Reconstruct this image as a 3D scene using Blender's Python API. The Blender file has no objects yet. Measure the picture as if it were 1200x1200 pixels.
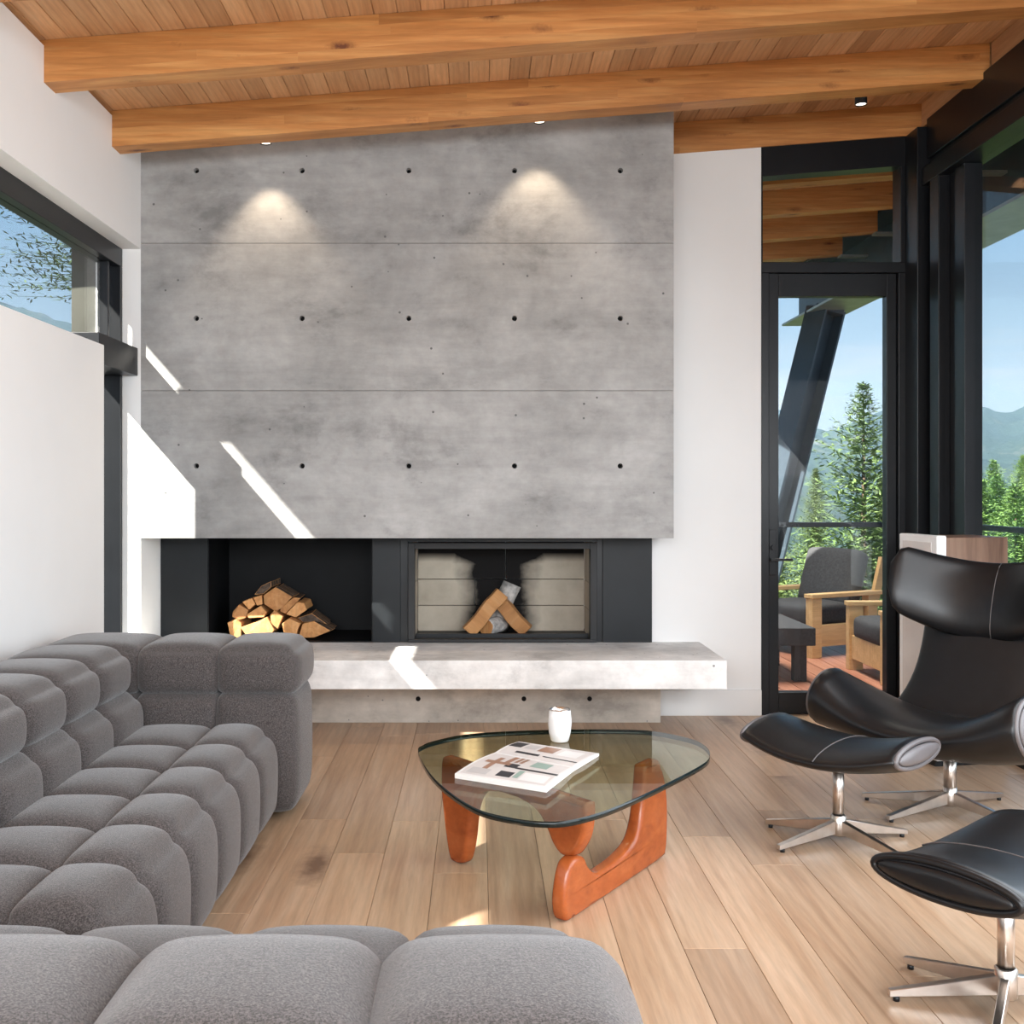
import bpy, bmesh, math, random
from mathutils import Vector, Matrix
import numpy as np
random.seed(7)
rng = np.random.default_rng(7)
sc = bpy.context.scene
COL = sc.collection

# ------------------------------------------------------------------ camera, sky, sun, lamps, exposure
CAM_Z, FPX, VX, VY = 1.38, 1240.0, 560.0, 575.0
cd = bpy.data.cameras.new('camera'); cam = bpy.data.objects.new('camera', cd); COL.objects.link(cam)
cam.location = (0, 0, CAM_Z); cam.rotation_euler = (math.pi/2, 0, 0)
cd.sensor_width = 36.0; cd.lens = 36.0*FPX/1200.0
cd.shift_x = (600-VX)/1200.0; cd.shift_y = -(600-VY)/1200.0
cd.clip_start = 0.05; cd.clip_end = 20000
sc.camera = cam
sc.view_settings.view_transform = 'Standard'; sc.view_settings.look = 'None'
sc.view_settings.gamma = 1.0; sc.view_settings.use_curve_mapping = False
sc.view_settings.exposure = 0.0
try:
    sc.cycles.max_bounces = 10; sc.cycles.diffuse_bounces = 5; sc.cycles.glossy_bounces = 4
    sc.cycles.transparent_max_bounces = 24; sc.cycles.volume_bounces = 0
    sc.cycles.use_denoising = True; sc.cycles.sample_clamp_indirect = 6.0
    sc.cycles.caustics_reflective = False; sc.cycles.caustics_refractive = False
except Exception: pass

w = bpy.data.worlds.new('sky'); sc.world = w; w.use_nodes = True
nt = w.node_tree; N = nt.nodes; L = nt.links; N.clear()
out = N.new('ShaderNodeOutputWorld'); bg = N.new('ShaderNodeBackground')
tc = N.new('ShaderNodeTexCoord'); sep = N.new('ShaderNodeSeparateXYZ')
ramp = N.new('ShaderNodeValToRGB')
L.new(tc.outputs['Generated'], sep.inputs[0]); L.new(sep.outputs['Z'], ramp.inputs[0])
el = ramp.color_ramp.elements
el[0].position = 0.0; el[0].color = (0.74, 0.84, 0.95, 1)
el[1].position = 1.0; el[1].color = (0.14, 0.32, 0.66, 1)
for p, c in ((0.10, (0.55, 0.74, 0.93, 1)), (0.25, (0.28, 0.54, 0.86, 1)), (0.5, (0.20, 0.42, 0.76, 1))):
    e = el.new(p); e.color = c
mp = N.new('ShaderNodeMapping'); mp.inputs['Scale'].default_value = (3.0, 3.0, 16.0)
nz = N.new('ShaderNodeTexNoise'); nz.inputs['Scale'].default_value = 1.6; nz.inputs['Detail'].default_value = 6
L.new(tc.outputs['Generated'], mp.inputs[0]); L.new(mp.outputs[0], nz.inputs['Vector'])
cr = N.new('ShaderNodeValToRGB'); cr.color_ramp.elements[0].position = 0.50; cr.color_ramp.elements[1].position = 0.66
L.new(nz.outputs['Fac'], cr.inputs[0])
mr = N.new('ShaderNodeMapRange'); mr.inputs['From Min'].default_value = 0.16; mr.inputs['From Max'].default_value = 0.05
L.new(sep.outputs['Z'], mr.inputs['Value'])
mu = N.new('ShaderNodeMath'); mu.operation = 'MULTIPLY'; L.new(cr.outputs[0], mu.inputs[0]); L.new(mr.outputs[0], mu.inputs[1])
mx = N.new('ShaderNodeMix'); mx.data_type = 'RGBA'
L.new(mu.outputs[0], mx.inputs[0]); L.new(ramp.outputs[0], mx.inputs[6]); mx.inputs[7].default_value = (0.90, 0.92, 0.95, 1)
L.new(mx.outputs[2], bg.inputs['Color']); bg.inputs['Strength'].default_value = 0.72
L.new(bg.outputs[0], out.inputs['Surface'])

SUN_DIR = Vector((1.0, 1.05, -1.15)).normalized()
sd = bpy.data.lights.new('sun', 'SUN'); sun = bpy.data.objects.new('sun', sd); COL.objects.link(sun)
sun.rotation_euler = SUN_DIR.to_track_quat('-Z', 'Y').to_euler(); sd.energy = 24.0; sd.angle = math.radians(0.6)
sd.color = (1.0, 0.95, 0.87); sun.location = (-8, -8, 12)

ad = bpy.data.lights.new('rear_fill_light', 'AREA'); rl = bpy.data.objects.new('rear_fill_light', ad); COL.objects.link(rl)  # added fill lamp behind the camera, stands in for daylight from the rear
ad.shape = 'RECTANGLE'; ad.size = 4.4; ad.size_y = 1.9; ad.energy = 410; ad.color = (0.93, 0.965, 1.0)
rl.location = (0.3, -2.5, 2.25); rl.rotation_euler = (math.radians(46), 0, 0)
ad2 = bpy.data.lights.new('side_fill_light', 'AREA'); rl2 = bpy.data.objects.new('side_fill_light', ad2); COL.objects.link(rl2)  # added fill lamp out of view, boosts daylight from the right glazing
ad2.shape = 'RECTANGLE'; ad2.size = 3.0; ad2.size_y = 6.4; ad2.energy = 290; ad2.color = (0.93, 0.965, 1.0)
rl2.location = (2.66, 1.2, 1.62); rl2.rotation_euler = (0, math.radians(50), 0)

# ------------------------------------------------------------------ helpers
def at(px, py, Y):
    return Vector(((px-VX)*Y/FPX, Y, CAM_Z-(py-VY)*Y/FPX))
def link(name, me, mat=None, parent=None):
    o = bpy.data.objects.new(name, me); COL.objects.link(o)
    if mat is not None and len(me.materials) == 0:
        for m_ in (mat if isinstance(mat, (list, tuple)) else [mat]): me.materials.append(m_)
    if parent is not None: o.parent = parent
    return o
def tag(o, label, cat, group=None, kind=None):
    o['label'] = label; o['category'] = cat
    if group: o['group'] = group
    if kind: o['kind'] = kind
    return o
def empty(name, loc=(0, 0, 0), rz=0.0):
    o = bpy.data.objects.new(name, None); COL.objects.link(o); o.location = loc; o.rotation_euler = (0, 0, rz)
    o.empty_display_size = 0.1
    return o
def mesh(name, verts, faces, smooth=False, mats=None):
    me = bpy.data.meshes.new(name); me.from_pydata([tuple(v) for v in verts], [], [tuple(f) for f in faces]); me.update()
    if smooth: me.shade_smooth()
    if mats: me.polygons.foreach_set('material_index', mats)
    return me
def soften(bm, it=4):
    for _ in range(it): bmesh.ops.smooth_vert(bm, verts=bm.verts, factor=0.5, use_axis_x=True, use_axis_y=True, use_axis_z=True)
def bm_mesh(name, bm, smooth=False):
    bmesh.ops.recalc_face_normals(bm, faces=bm.faces)
    me = bpy.data.meshes.new(name); bm.to_mesh(me); bm.free()
    if smooth: me.shade_smooth()
    return me
def bm_box(bm, x0, x1, y0, y1, z0, z1, M=None):
    vs = [bm.verts.new(v) for v in ((x0,y0,z0),(x1,y0,z0),(x1,y1,z0),(x0,y1,z0),(x0,y0,z1),(x1,y0,z1),(x1,y1,z1),(x0,y1,z1))]
    fs = [bm.faces.new([vs[i] for i in f]) for f in ((0,3,2,1),(4,5,6,7),(0,1,5,4),(1,2,6,5),(2,3,7,6),(3,0,4,7))]
    if M is not None:
        for v in vs: v.co = M @ v.co
    return vs, fs
def box(name, x0, x1, y0, y1, z0, z1, mat, parent=None, bev=0.0, seg=2, zf=None):
    """zf: optional function of x that shears the box up with the roof slope"""
    bm = bmesh.new(); bm_box(bm, x0, x1, y0, y1, z0, z1)
    if zf:
        for v in bm.verts: v.co.z += zf(v.co.x)
    if bev > 0: bmesh.ops.bevel(bm, geom=list(bm.edges), offset=bev, segments=seg, profile=0.5, affect='EDGES')
    return link(name, bm_mesh(name, bm, bev > 0.02), mat, parent)
def boxes(name, lst, mat, parent=None, bev=0.0):
    bm = bmesh.new()
    for b in lst: bm_box(bm, *b)
    if bev > 0: bmesh.ops.bevel(bm, geom=list(bm.edges), offset=bev, segments=2, profile=0.5, affect='EDGES')
    return link(name, bm_mesh(name, bm), mat, parent)
def tube_mesh(name, p0, p1, r0, r1=None, n=20, bev=0.0):
    r1 = r0 if r1 is None else r1
    p0, p1 = Vector(p0), Vector(p1); d = (p1-p0); ln = d.length; q = d.to_track_quat('Z', 'Y')
    bm = bmesh.new()
    bmesh.ops.create_cone(bm, cap_ends=True, segments=n, radius1=r0, radius2=r1, depth=ln)
    if bev: bmesh.ops.bevel(bm, geom=[e for e in bm.edges if any(len(f.verts) > 4 for f in e.link_faces)], offset=bev, segments=2, affect='EDGES')
    for v in bm.verts: v.co = q @ (v.co + Vector((0, 0, ln/2))) + p0
    me = bm_mesh(name, bm)
    for p in me.polygons: p.use_smooth = len(p.vertices) <= 4
    return me
def lathe(name, prof, n=32, smooth=True):
    vs, fs = [], []
    for r, z in prof:
        for k in range(n):
            a = 2*math.pi*k/n; vs.append((r*math.cos(a), r*math.sin(a), z))
    m = len(prof)
    for i in range(m-1):
        for k in range(n):
            k2 = (k+1) % n; fs.append((i*n+k, i*n+k2, (i+1)*n+k2, (i+1)*n+k))
    return mesh(name, vs, fs, smooth)
def catmull(pts, per=5, closed=True):
    P = [Vector(p) for p in pts]; n = len(P); o = []
    for i in range(n if closed else n-1):
        if closed: a, b, c, d = P[i-1], P[i], P[(i+1) % n], P[(i+2) % n]
        else: a, b, c, d = P[max(i-1, 0)], P[i], P[i+1], P[min(i+2, n-1)]
        for k in range(per):
            t = k/per
            o.append(0.5*((2*b)+(-a+c)*t+(2*a-5*b+4*c-d)*t*t+(-a+3*b-3*c+d)*t**3))
    if not closed: o.append(P[-1])
    return o

# ------------------------------------------------------------------ materials
class NB:
    def __init__(s, name):
        s.m = bpy.data.materials.new(name); s.m.use_nodes = True; s.t = s.m.node_tree; s.t.nodes.clear()
        s.out = s.n('ShaderNodeOutputMaterial'); s.b = s.n('ShaderNodeBsdfPrincipled'); s.l(s.b.outputs[0], s.out.inputs[0])
    def n(s, k, **kw):
        x = s.t.nodes.new(k)
        for a, v in kw.items(): setattr(x, a, v)
        return x
    def l(s, a, b): s.t.links.new(a, b)
    def coords(s, scale=(1, 1, 1), space='Object', rnd=0.0):
        c = s.n('ShaderNodeTexCoord'); m = s.n('ShaderNodeMapping'); m.inputs['Scale'].default_value = scale
        if rnd:
            oi = s.n('ShaderNodeObjectInfo'); mm = s.n('ShaderNodeMath', operation='MULTIPLY'); mm.inputs[1].default_value = rnd
            s.l(oi.outputs['Random'], mm.inputs[0]); cb = s.n('ShaderNodeCombineXYZ')
            for i in range(3): s.l(mm.outputs[0], cb.inputs[i])
            s.l(cb.outputs[0], m.inputs['Location'])
        s.l(c.outputs[space], m.inputs[0]); return m.outputs[0]
    def noise(s, vec, scale, detail=4, rough=0.55, dist=0.0):
        x = s.n('ShaderNodeTexNoise'); x.inputs['Scale'].default_value = scale; x.inputs['Detail'].default_value = detail
        x.inputs['Roughness'].default_value = rough; x.inputs['Distortion'].default_value = dist
        s.l(vec, x.inputs['Vector']); return x.outputs['Fac']
    def ramp(s, fac, stops):
        r = s.n('ShaderNodeValToRGB'); e = r.color_ramp.elements
        e[0].position, e[0].color = stops[0][0], stops[0][1]; e[1].position, e[1].color = stops[-1][0], stops[-1][1]
        for p, c in stops[1:-1]: q = e.new(p); q.color = c
        s.l(fac, r.inputs[0]); return r.outputs[0]
    def mix(s, fac, a, b, blend='MIX'):
        x = s.n('ShaderNodeMix', data_type='RGBA', blend_type=blend)
        if isinstance(fac, float): x.inputs[0].default_value = fac
        else: s.l(fac, x.inputs[0])
        for i, v in ((6, a), (7, b)):
            if isinstance(v, tuple): x.inputs[i].default_value = v
            else: s.l(v, x.inputs[i])
        return x.outputs[2]
    def math(s, op, a, b=0.0):
        x = s.n('ShaderNodeMath', operation=op)
        for i, v in ((0, a), (1, b)):
            if isinstance(v, (int, float)): x.inputs[i].default_value = v
            else: s.l(v, x.inputs[i])
        return x.outputs[0]
    def bump(s, h, strength=0.2, dist=0.01):
        x = s.n('ShaderNodeBump'); x.inputs['Strength'].default_value = strength; x.inputs['Distance'].default_value = dist
        s.l(h, x.inputs['Height']); s.l(x.outputs[0], s.b.inputs['Normal'])
    def col(s, c):
        if isinstance(c, tuple): s.b.inputs['Base Color'].default_value = c
        else: s.l(c, s.b.inputs['Base Color'])
    def set(s, rough=0.5, metal=0.0, spec=0.5, **kw):
        s.b.inputs['Roughness'].default_value = rough; s.b.inputs['Metallic'].default_value = metal
        s.b.inputs['Specular IOR Level'].default_value = spec
        for k, v in kw.items(): s.b.inputs[k].default_value = v
        return s.m
def g(v): return (v, v, v, 1)
def c4(r, gg, b): return (r, gg, b, 1)

def plain(name, col, rough=0.5, metal=0.0, spec=0.5, var=0.06, scale=6.0):
    b = NB(name); v = b.coords(); f = b.noise(v, scale, 4)
    lo = tuple(max(0, x*(1-var)) for x in col)+(1,); hi = tuple(min(1, x*(1+var)) for x in col)+(1,)
    b.col(b.ramp(f, [(0.3, lo), (0.7, hi)])); return b.set(rough, metal, spec)

def wood(name, axis, dark, mid, light, knots=0.5, rough=0.45, grain=14.0, varamt=0.35, bump=0.08, spec=0.4, knotcol=(0.10, 0.045, 0.02), kscale=1.0):
    b = NB(name)
    st = {'X': (0.07, 1, 1), 'Y': (1, 0.07, 1), 'Z': (1, 1, 0.07)}[axis]
    v = b.coords(st, rnd=37.0)
    wave = b.noise(v, grain, 5, 0.6, 0.6); fine = b.noise(v, grain*7, 3, 0.6)
    c = b.ramp(wave, [(0.25, dark+(1,)), (0.5, mid+(1,)), (0.75, light+(1,))])
    wv = b.n('ShaderNodeTexWave', wave_type='BANDS', bands_direction={'X': 'Z', 'Y': 'X', 'Z': 'X'}[axis]); wv.inputs['Scale'].default_value = grain*0.55
    wv.inputs['Distortion'].default_value = 3.5; wv.inputs['Detail'].default_value = 2.0; wv.inputs['Detail Scale'].default_value = 0.7
    b.l(v, wv.inputs['Vector'])
    c = b.mix(0.30, c, b.ramp(wv.outputs['Fac'], [(0.0, g(0.74)), (0.35, g(0.97)), (1.0, g(1.06))]), 'MULTIPLY')
    c = b.mix(0.35, c, b.ramp(fine, [(0.3, g(0.62)), (0.65, g(1.0))]), 'MULTIPLY')
    big = b.noise(b.coords(tuple(x*0.9 for x in st), rnd=11.0), 2.2, 2)
    c = b.mix(0.5, c, b.ramp(big, [(0.3, g(0.72)), (0.7, g(1.12))]), 'MULTIPLY')
    oi = b.n('ShaderNodeObjectInfo')
    hue = b.ramp(oi.outputs['Random'], [(0, c4(1-varamt, 1-varamt*1.1, 1-varamt*1.15)), (0.5, g(1-varamt*0.35)), (1, g(1.0+varamt*0.15))])
    c = b.mix(1.0, c, hue, 'MULTIPLY')
    if knots > 0:
        kst = {'X': (0.35, 1, 1), 'Y': (1, 0.35, 1), 'Z': (1, 1, 0.35)}[axis]
        vo = b.n('ShaderNodeTexVoronoi'); vo.inputs['Scale'].default_value = 3.2*kscale
        b.l(b.coords(kst, rnd=53.0), vo.inputs['Vector'])
        wob = b.noise(b.coords(rnd=5.0), 26.0*kscale, 3)
        d = b.math('ADD', vo.outputs['Distance'], b.math('MULTIPLY', b.math('SUBTRACT', wob, 0.5), 0.16))
        pick = b.n('ShaderNodeSeparateColor'); b.l(vo.outputs['Color'], pick.inputs[0])
        gate = b.math('LESS_THAN', pick.outputs[0], knots)
        k = b.ramp(d, [(0.05, g(1)), (0.12, g(0.5)), (0.22, g(0.0))])
        kk = b.math('MULTIPLY', k, gate)
        c = b.mix(kk, c, knotcol+(1,))
    b.col(c); b.bump(fine, bump, 0.003)
    return b.set(rough, 0, spec)

def concrete(name, base=0.40, warm=0.0, pits=1.0):
    b = NB(name); v = b.coords(space='Object')
    n1 = b.noise(v, 1.1, 6, 0.6, 0.4); n2 = b.noise(b.coords((0.35, 0.35, 2.6)), 3.0, 6, 0.65, 0.3); n3 = b.noise(v, 14, 5, 0.6)
    c = b.ramp(n1, [(0.28, (base*0.72*(1+warm), base*0.71, base*0.69*(1-warm), 1)), (0.5, (base*0.95*(1+warm), base*0.94, base*0.92*(1-warm), 1)), (0.75, (base*1.22*(1+warm), base*1.21, base*1.19*(1-warm), 1))])
    c = b.mix(0.55, c, b.ramp(n2, [(0.3, g(0.72)), (0.5, g(0.98)), (0.7, g(1.18))]), 'MULTIPLY')
    c = b.mix(0.5, c, b.ramp(n3, [(0.3, g(0.82)), (0.7, g(1.12))]), 'MULTIPLY')
    n4 = b.noise(b.coords((0.8, 0.8, 1.2)), 2.1, 8, 0.70, 0.15)
    c = b.mix(0.95, c, b.ramp(n4, [(0.34, g(0.62)), (0.46, g(0.92)), (0.58, g(1.05)), (0.72, g(1.22))]), 'MULTIPLY')
    vo = b.n('ShaderNodeTexVoronoi'); vo.inputs['Scale'].default_value = 15.0; b.l(v, vo.inputs['Vector'])
    pk = b.n('ShaderNodeSeparateColor'); b.l(vo.outputs['Color'], pk.inputs[0])
    sz = b.math('MULTIPLY', pk.outputs[1], 0.10)
    pit = b.math('MULTIPLY', b.math('LESS_THAN', vo.outputs['Distance'], sz), b.math('LESS_THAN', pk.outputs[0], 0.40*pits))
    c = b.mix(pit, c, g(base*0.35))
    b.col(c); h = b.math('SUBTRACT', b.math('ADD', n3, n2), b.math('MULTIPLY', pit, 1.5)); b.bump(h, 0.25, 0.004)
    return b.set(0.72, 0, 0.3)

M = {}
M['white'] = plain('white_plaster', (0.84, 0.84, 0.83), 0.75, 0, 0.25, 0.012, 3)
M['black_metal'] = plain('black_painted_metal', (0.006, 0.0068, 0.0085), 0.36, 0, 0.35, 0.15)
M['steel_black'] = plain('blackened_steel', (0.010, 0.012, 0.014), 0.42, 0.0, 0.28, 0.25, 2.5)
M['steel_dark'] = plain('dark_grey_steel', (0.018, 0.018, 0.019), 0.5, 0.0, 0.3, 0.15)
M['ext_steel'] = plain('slate_painted_steel', (0.045, 0.065, 0.085), 0.45, 0.2, 0.5, 0.12)
M['flange'] = plain('galvanised_flange', (0.36, 0.38, 0.36), 0.45, 0.5, 0.5, 0.15)
M['chrome'] = plain('brushed_nickel', (0.66, 0.60, 0.55), 0.28, 1.0, 0.5, 0.06, 30)
M['leather'] = plain('black_leather', (0.006, 0.006, 0.0068), 0.34, 0, 0.42, 0.2, 20)
M['leather_sheen'] = plain('leather_painted_sheen', (0.125, 0.113, 0.116), 0.42, 0, 0.6, 0.06, 20)  # window sheen on black leather, put into the end panel colour
M['leather_brown'] = plain('dark_taupe_leather', (0.085, 0.075, 0.073), 0.45, 0, 0.5, 0.1, 20)
M['oak_floor'] = wood('oak_floor_boards', 'Y', (0.43, 0.26, 0.155), (0.57, 0.385, 0.25), (0.67, 0.49, 0.345), knots=0.4, rough=0.34, varamt=0.20, spec=0.45, kscale=0.8, knotcol=(0.20, 0.115, 0.07))
M['fir_board'] = wood('fir_ceiling_boards', 'Y', (0.58, 0.31, 0.145), (0.70, 0.40, 0.20), (0.78, 0.48, 0.26), knots=0.0, rough=0.5, varamt=0.26, grain=20)
M['fir_beam'] = wood('fir_beam_timber', 'X', (0.42, 0.165, 0.045), (0.57, 0.25, 0.075), (0.70, 0.37, 0.13), knots=0.85, rough=0.5, varamt=0.16, grain=17, kscale=2.4, knotcol=(0.13, 0.04, 0.015))
M['deck_wood'] = wood('red_deck_boards', 'Y', (0.34, 0.13, 0.08), (0.46, 0.20, 0.125), (0.56, 0.28, 0.18), knots=0, rough=0.45, varamt=0.3)
M['teak'] = wood('oiled_oak_furniture', 'Y', (0.58, 0.37, 0.17), (0.72, 0.47, 0.22), (0.80, 0.56, 0.29), knots=0, rough=0.5, varamt=0.05, grain=18)
M['cherry'] = wood('cherry_table_wood', 'Y', (0.27, 0.056, 0.014), (0.39, 0.090, 0.022), (0.47, 0.125, 0.034), knots=0, rough=0.25, varamt=0.05, grain=9, spec=0.5)
M['walnut'] = wood('walnut_veneer', 'Z', (0.12, 0.06, 0.035), (0.24, 0.135, 0.085), (0.34, 0.21, 0.14), knots=0, rough=0.4, varamt=0.02, grain=16)
M['split_wood'] = wood('split_fir_wood', 'Y', (0.42, 0.18, 0.06), (0.58, 0.28, 0.10), (0.68, 0.37, 0.16), knots=0, rough=0.7, varamt=0.34, grain=20, bump=0.5)
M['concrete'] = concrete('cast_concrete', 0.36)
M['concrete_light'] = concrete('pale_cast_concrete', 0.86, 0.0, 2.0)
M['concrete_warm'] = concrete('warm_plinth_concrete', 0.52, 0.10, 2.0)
M['pier'] = plain('shade_toned_concrete', (0.075, 0.075, 0.062), 0.85, 0, 0.2, 0.25, 3)  # darkened all over to stand for the shade on the pier
M['niche'] = plain('matt_black_niche_steel', (0.0045, 0.005, 0.006), 0.5, 0, 0.16, 0.2)
M['hole'] = plain('tie_hole_shade', (0.010, 0.010, 0.010), 0.9, 0, 0.1)  # near-black colour stands for the shade inside the tie holes
M['firebrick'] = None
M['brick'] = plain('fire_clay_panel', (0.50, 0.43, 0.34), 0.85, 0, 0.2, 0.12, 8)
M['white_enamel'] = plain('white_enamel', (0.86, 0.86, 0.85), 0.3)
M['paper'] = plain('magazine_paper', (0.82, 0.81, 0.79), 0.5)
M['print_brown'] = plain('brown_print', (0.36, 0.20, 0.13), 0.4)
M['print_black'] = plain('black_print', (0.03, 0.03, 0.035), 0.4)
M['print_teal'] = plain('teal_print', (0.30, 0.42, 0.36), 0.4)
M['print_grey'] = plain('grey_print', (0.55, 0.53, 0.52), 0.4)
M['print_pale'] = plain('pale_print', (0.70, 0.66, 0.63), 0.4)
M['print_red'] = plain('pink_print', (0.75, 0.10, 0.20), 0.4)
M['cushion'] = plain('charcoal_outdoor_cushion', (0.060, 0.061, 0.064), 0.9, 0, 0.2, 0.2, 60)
M['bark'] = plain('rough_bark', (0.085, 0.062, 0.048), 0.95, 0, 0.1, 0.6, 40)
M['birch'] = plain('birch_bark', (0.42, 0.40, 0.38), 0.85, 0, 0.2, 0.5, 26)
M['trunk'] = plain('conifer_trunk', (0.10, 0.07, 0.05), 0.9, 0, 0.1, 0.3, 12)
M['ground'] = plain('valley_ground', (0.040, 0.058, 0.028), 0.95, 0, 0.1, 0.4, 0.3)

def fabric():
    b = NB('grey_wool_upholstery'); v = b.coords()
    n = b.noise(v, 260, 3, 0.75); n2 = b.noise(v, 620, 2, 0.6)
    c = b.ramp(n, [(0.38, c4(0.034, 0.0295, 0.0285)), (0.5, c4(0.071, 0.062, 0.060)), (0.63, c4(0.122, 0.107, 0.104))])
    b.col(c); b.bump(b.math('ADD', n, n2), 0.35, 0.003)
    b.b.inputs['Sheen Weight'].default_value = 0.35; b.b.inputs['Sheen Roughness'].default_value = 0.45
    return b.set(0.95, 0, 0.15)
M['fabric'] = fabric()

def firebrick():
    # cream fire clay with a soot stain of its own shape in the middle of the back wall
    b = NB('sooty_fire_clay'); v = b.coords(); n = b.noise(v, 5, 5)
    cs = b.n('ShaderNodeTexCoord'); sp = b.n('ShaderNodeSeparateXYZ'); b.l(cs.outputs['Object'], sp.inputs[0])
    dx = b.math('ABSOLUTE', b.math('SUBTRACT', sp.outputs['X'], 0.14))
    edge = b.math('ADD', b.math('SUBTRACT', 0.30, dx), b.math('MULTIPLY', b.math('SUBTRACT', n, 0.5), 0.28))
    top = b.math('MULTIPLY', b.math('SUBTRACT', sp.outputs['Z'], 0.905), 2.2)
    s = b.math('ADD', b.math('MAXIMUM', edge, 0.0), b.math('MAXIMUM', top, 0.0))
    k = b.ramp(s, [(0.03, g(0)), (0.16, g(1))])
    c = b.ramp(n, [(0.3, c4(0.40, 0.35, 0.28)), (0.7, c4(0.56, 0.50, 0.41))])
    b.col(b.mix(k, c, c4(0.012, 0.011, 0.011))); b.bump(n, 0.2, 0.004)
    return b.set(0.9, 0, 0.15)
M['firebrick'] = firebrick()

def glass(name, tint=(1, 1, 1), ior=1.5, base=0.0):
    m = bpy.data.materials.new(name); m.use_nodes = True; t = m.node_tree; t.nodes.clear()
    o = t.nodes.new('ShaderNodeOutputMaterial'); mixn = t.nodes.new('ShaderNodeMixShader')
    tr = t.nodes.new('ShaderNodeBsdfTransparent'); tr.inputs[0].default_value = tuple(tint)+(1,)
    gl = t.nodes.new('ShaderNodeBsdfGlossy'); gl.inputs['Roughness'].default_value = 0.0
    fr = t.nodes.new('ShaderNodeFresnel'); ge = t.nodes.new('ShaderNodeNewGeometry'); mi = t.nodes.new('ShaderNodeMapRange')
    mi.inputs['To Min'].default_value = ior; mi.inputs['To Max'].default_value = 1.0/ior   # same thin-sheet reflectance on both faces
    t.links.new(ge.outputs['Backfacing'], mi.inputs['Value']); t.links.new(mi.outputs[0], fr.inputs[0])
    t.links.new(fr.outputs[0], mixn.inputs[0]); t.links.new(tr.outputs[0], mixn.inputs[1]); t.links.new(gl.outputs[0], mixn.inputs[2])
    t.links.new(mixn.outputs[0], o.inputs[0]); return m
M['glass'] = glass('clear_window_glass', (0.98, 0.99, 0.985), 1.25)
M['table_glass'] = glass('green_tinted_table_glass', (0.87, 0.93, 0.82), 1.38)
M['glass_edge'] = plain('dark_green_glass_edge', (0.006, 0.012, 0.012), 0.08, 0, 0.35)

def emit(name, col, s):
    m = bpy.data.materials.new(name); m.use_nodes = True; t = m.node_tree; t.nodes.clear()
    o = t.nodes.new('ShaderNodeOutputMaterial'); e = t.nodes.new('ShaderNodeEmission')
    e.inputs[0].default_value = col+(1,); e.inputs[1].default_value = s; t.links.new(e.outputs[0], o.inputs[0]); return m
M['lamp'] = emit('lit_lamp_lens', (1.0, 0.86, 0.68), 4.0)

def foliage(name, dark, light):
    b = NB(name); v = b.coords(); n = b.noise(v, 1.3, 3); n2 = b.noise(v, 9.0, 2)
    c = b.ramp(b.math('ADD', b.math('MULTIPLY', n, 0.5), b.math('MULTIPLY', n2, 0.5)), [(0.35, dark+(1,)), (0.65, light+(1,))])
    oi = b.n('ShaderNodeObjectInfo')
    c = b.mix(1.0, c, b.ramp(oi.outputs['Random'], [(0, c4(0.75, 0.85, 0.7)), (1, c4(1.2, 1.1, 1.0))]), 'MULTIPLY')
    b.col(c); b.b.inputs['Transmission Weight'].default_value = 0.0
    return b.set(0.7, 0, 0.2)
M['needles'] = foliage('spruce_needles', (0.075, 0.12, 0.045), (0.22, 0.30, 0.12))
M['needles_dark'] = foliage('dark_pine_needles', (0.040, 0.066, 0.030), (0.13, 0.18, 0.08))
M['needles_bright'] = foliage('bright_fir_needles', (0.08, 0.17, 0.05), (0.24, 0.38, 0.12))
def mountain():
    b = NB('forested_mountain'); v = b.coords()
    n = b.noise(v, 0.006, 8, 0.7); n2 = b.noise(b.coords((1, 1, 0.5)), 0.05, 4, 0.7)
    c = b.ramp(n, [(0.35, c4(0.014, 0.028, 0.022)), (0.58, c4(0.028, 0.050, 0.036)), (0.72, c4(0.13, 0.13, 0.11))])
    c = b.mix(0.7, c, b.ramp(n2, [(0.3, g(0.5)), (0.7, g(1.3))]), 'MULTIPLY')
    b.col(c); b.bump(n2, 0.8, 8.0); return b.set(0.95, 0, 0.05)
M['mountain'] = mountain()

# ------------------------------------------------------------------ room shell
XL, XR, YB, YF = -1.94, 2.72, 6.50, -3.0     # left wall face, right glazing line, back wall face, rear
XLO = -2.20                                  # outer face of the left wall
SL = 0.0772
def ceil(x): return 3.395 + SL*(x-XL)
def S(kind_name, o, label, cat):
    return tag(o, label, cat, kind='structure')

# floor: backing slab + individual oak planks
floor = box('floor', XLO, 2.95, YF-0.2, 6.70, -0.25, -0.018, M['ground'])
S('', floor, 'wide-plank pale oak floor running towards the fireplace wall', 'floor')
pw = 0.195
def plank(name, x0, x1, y0, y1, z1, t, mat, parent, bev=0.0012, zf=None):
    bm = bmesh.new(); bm_box(bm, x0, x1, y0, y1, z1-t, z1)
    cx, cy = (x0+x1)/2, (y0+y1)/2
    ed = [e for e in bm.edges if all(v.co.z > z1-t/2 for v in e.verts)]
    bmesh.ops.bevel(bm, geom=ed, offset=bev, segments=1, affect='EDGES')
    if zf:
        for v in bm.verts: v.co.z += zf(v.co.x)
    for v in bm.verts: v.co.x -= cx; v.co.y -= cy
    o = link(name, bm_mesh(name, bm), mat, parent); o.location = (cx, cy, 0)
    return o
k0 = int(math.floor((XLO-0.62)/pw))
x = 0.62 + k0*pw; i = 0
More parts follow.
